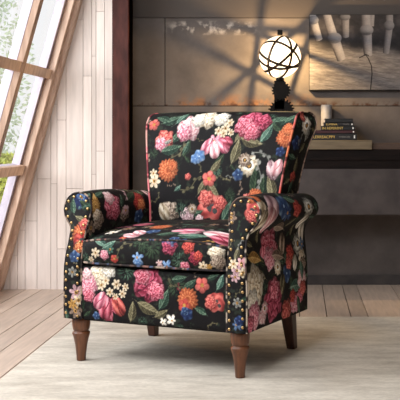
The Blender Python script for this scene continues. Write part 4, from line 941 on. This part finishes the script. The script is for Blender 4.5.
# ------------------------------------------------------------------ canvas on the wall
AY = 5.655
ax0, ax1, az0, az1 = Xp(309, AY), Xp(437, AY), Zp(90.3, AY), Zp(14.3, AY)
art = empty('wall_art', ((ax0 + ax1) / 2, WALL_Y, az0)); tag(art, 'wide canvas print of pale turned wooden legs on cracked wood, hung right of lamp', 'picture')
inv = Matrix.Translation(-Vector(art.location))
MB().box((ax0, AY, az0), (ax1, WALL_Y - 0.001, az1), inv).build('canvas_frame', M['canvas_edge'], art, bevel=0.001)
def art_paint():
    nx, nz = 330, 200
    u = np.linspace(309.6, 436.4, nx); v = np.linspace(89.6, 14.9, nz)
    U, Vv = [t.ravel() for t in np.meshgrid(u, v, indexing='ij')]
    hor = 42 + 0.10 * (U - 309) + 2.0 * np.sin(U * 0.11)
    grain = fbm(U * 0.10 + 3, (Vv - 0.12 * U) * 0.75, 2.0); fine = fbm(U * 0.3, (Vv - 0.10 * U) * 2.2, 5.0)
    wood = ramp3(0.15 + 0.6 * grain + 0.35 * fine - 0.08, sr((84, 76, 74)), sr((150, 136, 126)), sr((206, 190, 174)))
    dark = ramp3(fbm(U * 0.12, Vv * 0.14, 3.0), sr((34, 31, 32)), sr((64, 58, 58)), sr((108, 98, 94)))
    m = sstep(-5, 6, Vv - hor + 8 * (fbm(U * 0.15, Vv * 0.15, 9) - 0.5))[:, None]
    C = dark * (1 - m) + wood * m
    def stroke(x0, y0, x1, y1, w0, w1, shade=1.0):
        nonlocal C
        dx, dy = x1 - x0, y1 - y0; L = math.hypot(dx, dy)
        t = ((U - x0) * dx + (Vv - y0) * dy) / L / L; q = ((U - x0) * dy - (Vv - y0) * dx) / L
        w = w0 + (w1 - w0) * np.clip(t, 0, 1)
        s = q / w; e = sstep(1.06, 0.9, np.abs(s)) * ((t > 0) & (t < 1.0 + 0.03 * (1 - s * s)))
        sh = 0.62 + 0.42 * s - 0.35 * s * s + 0.2 * (fbm(U * 0.5, Vv * 0.2, 4) - 0.5)
        c = ramp3(sh, sr((70, 62, 62)), sr((160, 148, 142)), sr((226, 212, 200))) * shade
        C = C * (1 - e[:, None]) + c * e[:, None]
    def ball(x, y, rx, ry, shade=1.0):
        nonlocal C
        s, t = (U - x) / rx, (Vv - y) / ry; e = sstep(1.05, 0.9, np.hypot(s, t))
        sh = 0.62 + 0.34 * s - 0.18 * t - 0.25 * (s * s + t * t)
        c = ramp3(sh, sr((66, 60, 62)), sr((146, 138, 136)), sr((206, 196, 188))) * shade
        C = C * (1 - e[:, None]) + c * e[:, None]
    def smudge(x, y, rx, ry, a, col=(40, 36, 36)):
        nonlocal C
        e = np.exp(-(((U - x) / rx) ** 2 + ((Vv - y) / ry) ** 2))[:, None] * a
        C = C * (1 - e) + sr(col) * e
    for x, y in ((334, 46), (360, 44), (384, 44), (322, 44), (408, 48)): smudge(x, y, 13, 7, 0.7)
    stroke(345, 8, 345.5, 37, 4.3, 3.6, 0.75); ball(345, 17, 5.5, 3.5, 0.7)
    stroke(372, 8, 371, 26, 3.0, 3.0, 0.8)
    smudge(330, 44, 8, 4, 0.6)
    stroke(310, 12, 319, 40, 5.0, 3.7); ball(313.5, 20, 5.2, 4.5)
    stroke(324.5, 8, 333, 37, 4.0, 5.0); stroke(334, 38, 341.5, 60, 5.4, 4.4); ball(334.5, 38, 7.2, 5.6); smudge(330, 41, 6, 2.0, 0.5)
    stroke(365.5, 8, 366, 30, 4.8, 5.2, 0.95); stroke(366.5, 32, 368, 55.5, 5.2, 4.2, 0.95); ball(366.5, 30, 7.0, 5.5, 0.95); smudge(366, 33.5, 6, 1.6, 0.55)
    stroke(389, 8, 389, 26, 4.0, 4.2, 0.8); stroke(389, 26, 386, 53, 4.0, 3.2, 0.8); ball(389, 25.5, 5.4, 5.0, 0.8)
    stroke(408, 8, 408, 26, 4.5, 4.6, 0.8); stroke(408, 28, 406, 56, 4.6, 3.6, 0.8); ball(408, 27, 6.4, 5.2, 0.8)
    stroke(428, 8, 426, 50, 4.6, 3.6, 0.75)
    xc = np.interp(Vv, [54, 58, 66, 74, 90], [365, 368, 371.5, 372, 370.5])
    e = (sstep(0.75, 0.3, np.abs(U - xc)) * (Vv > 54))[:, None]; C = C * (1 - e) + sr((34, 28, 27)) * e
    e = (sstep(0.8, 0.3, np.abs(Vv - 54.5 - 0.5 * np.abs(U - 366))) * (np.abs(U - 364) < 5))[:, None]; C = C * (1 - e) + sr((38, 32, 30)) * e
    X = (U - CX) / FPX * AY - art.location.x; Z = EYE - (Vv - CY) / FPX * AY - art.location.z
    Vt = np.stack([X, np.full_like(X, AY - 0.0012 - WALL_Y), Z], 1)
    F = grid_faces(nx, nz)
    o = link('canvas_print', np_mesh('canvas_print', Vt, F, C * np.array([0.42, 0.46, 0.53])), M['canvas'], art)
art_paint()

# ------------------------------------------------------------------ light
wd = bpy.data.worlds.new('world'); scene.world = wd; wd.use_nodes = True
nt = wd.node_tree; bg = nt.nodes['Background']; bg.inputs[0].default_value = (0.97, 0.985, 1.0, 1); bg.inputs[1].default_value = 1.0
def area(name, loc, target, size, energy, color=(1, 1, 1), sy=None):
    l = bpy.data.lights.new(name, 'AREA'); l.energy = energy; l.size = size; l.color = color
    if sy: l.shape = 'RECTANGLE'; l.size_y = sy
    o = bpy.data.objects.new(name, l); COL.objects.link(o); o.location = loc
    o.rotation_euler = (Vector(target) - Vector(loc)).to_track_quat('-Z', 'Y').to_euler()
    return o
area('softbox_key', (-0.92, 1.8, 2.05), (-0.85, 3.8, 0.1), 1.0, 50, (0.97, 0.98, 1.0))
area('window_daylight', (-2.6, 3.4, 1.7), (0.0, 4.6, 0.4), 2.2, 125, (0.98, 0.99, 1.0), sy=1.6)
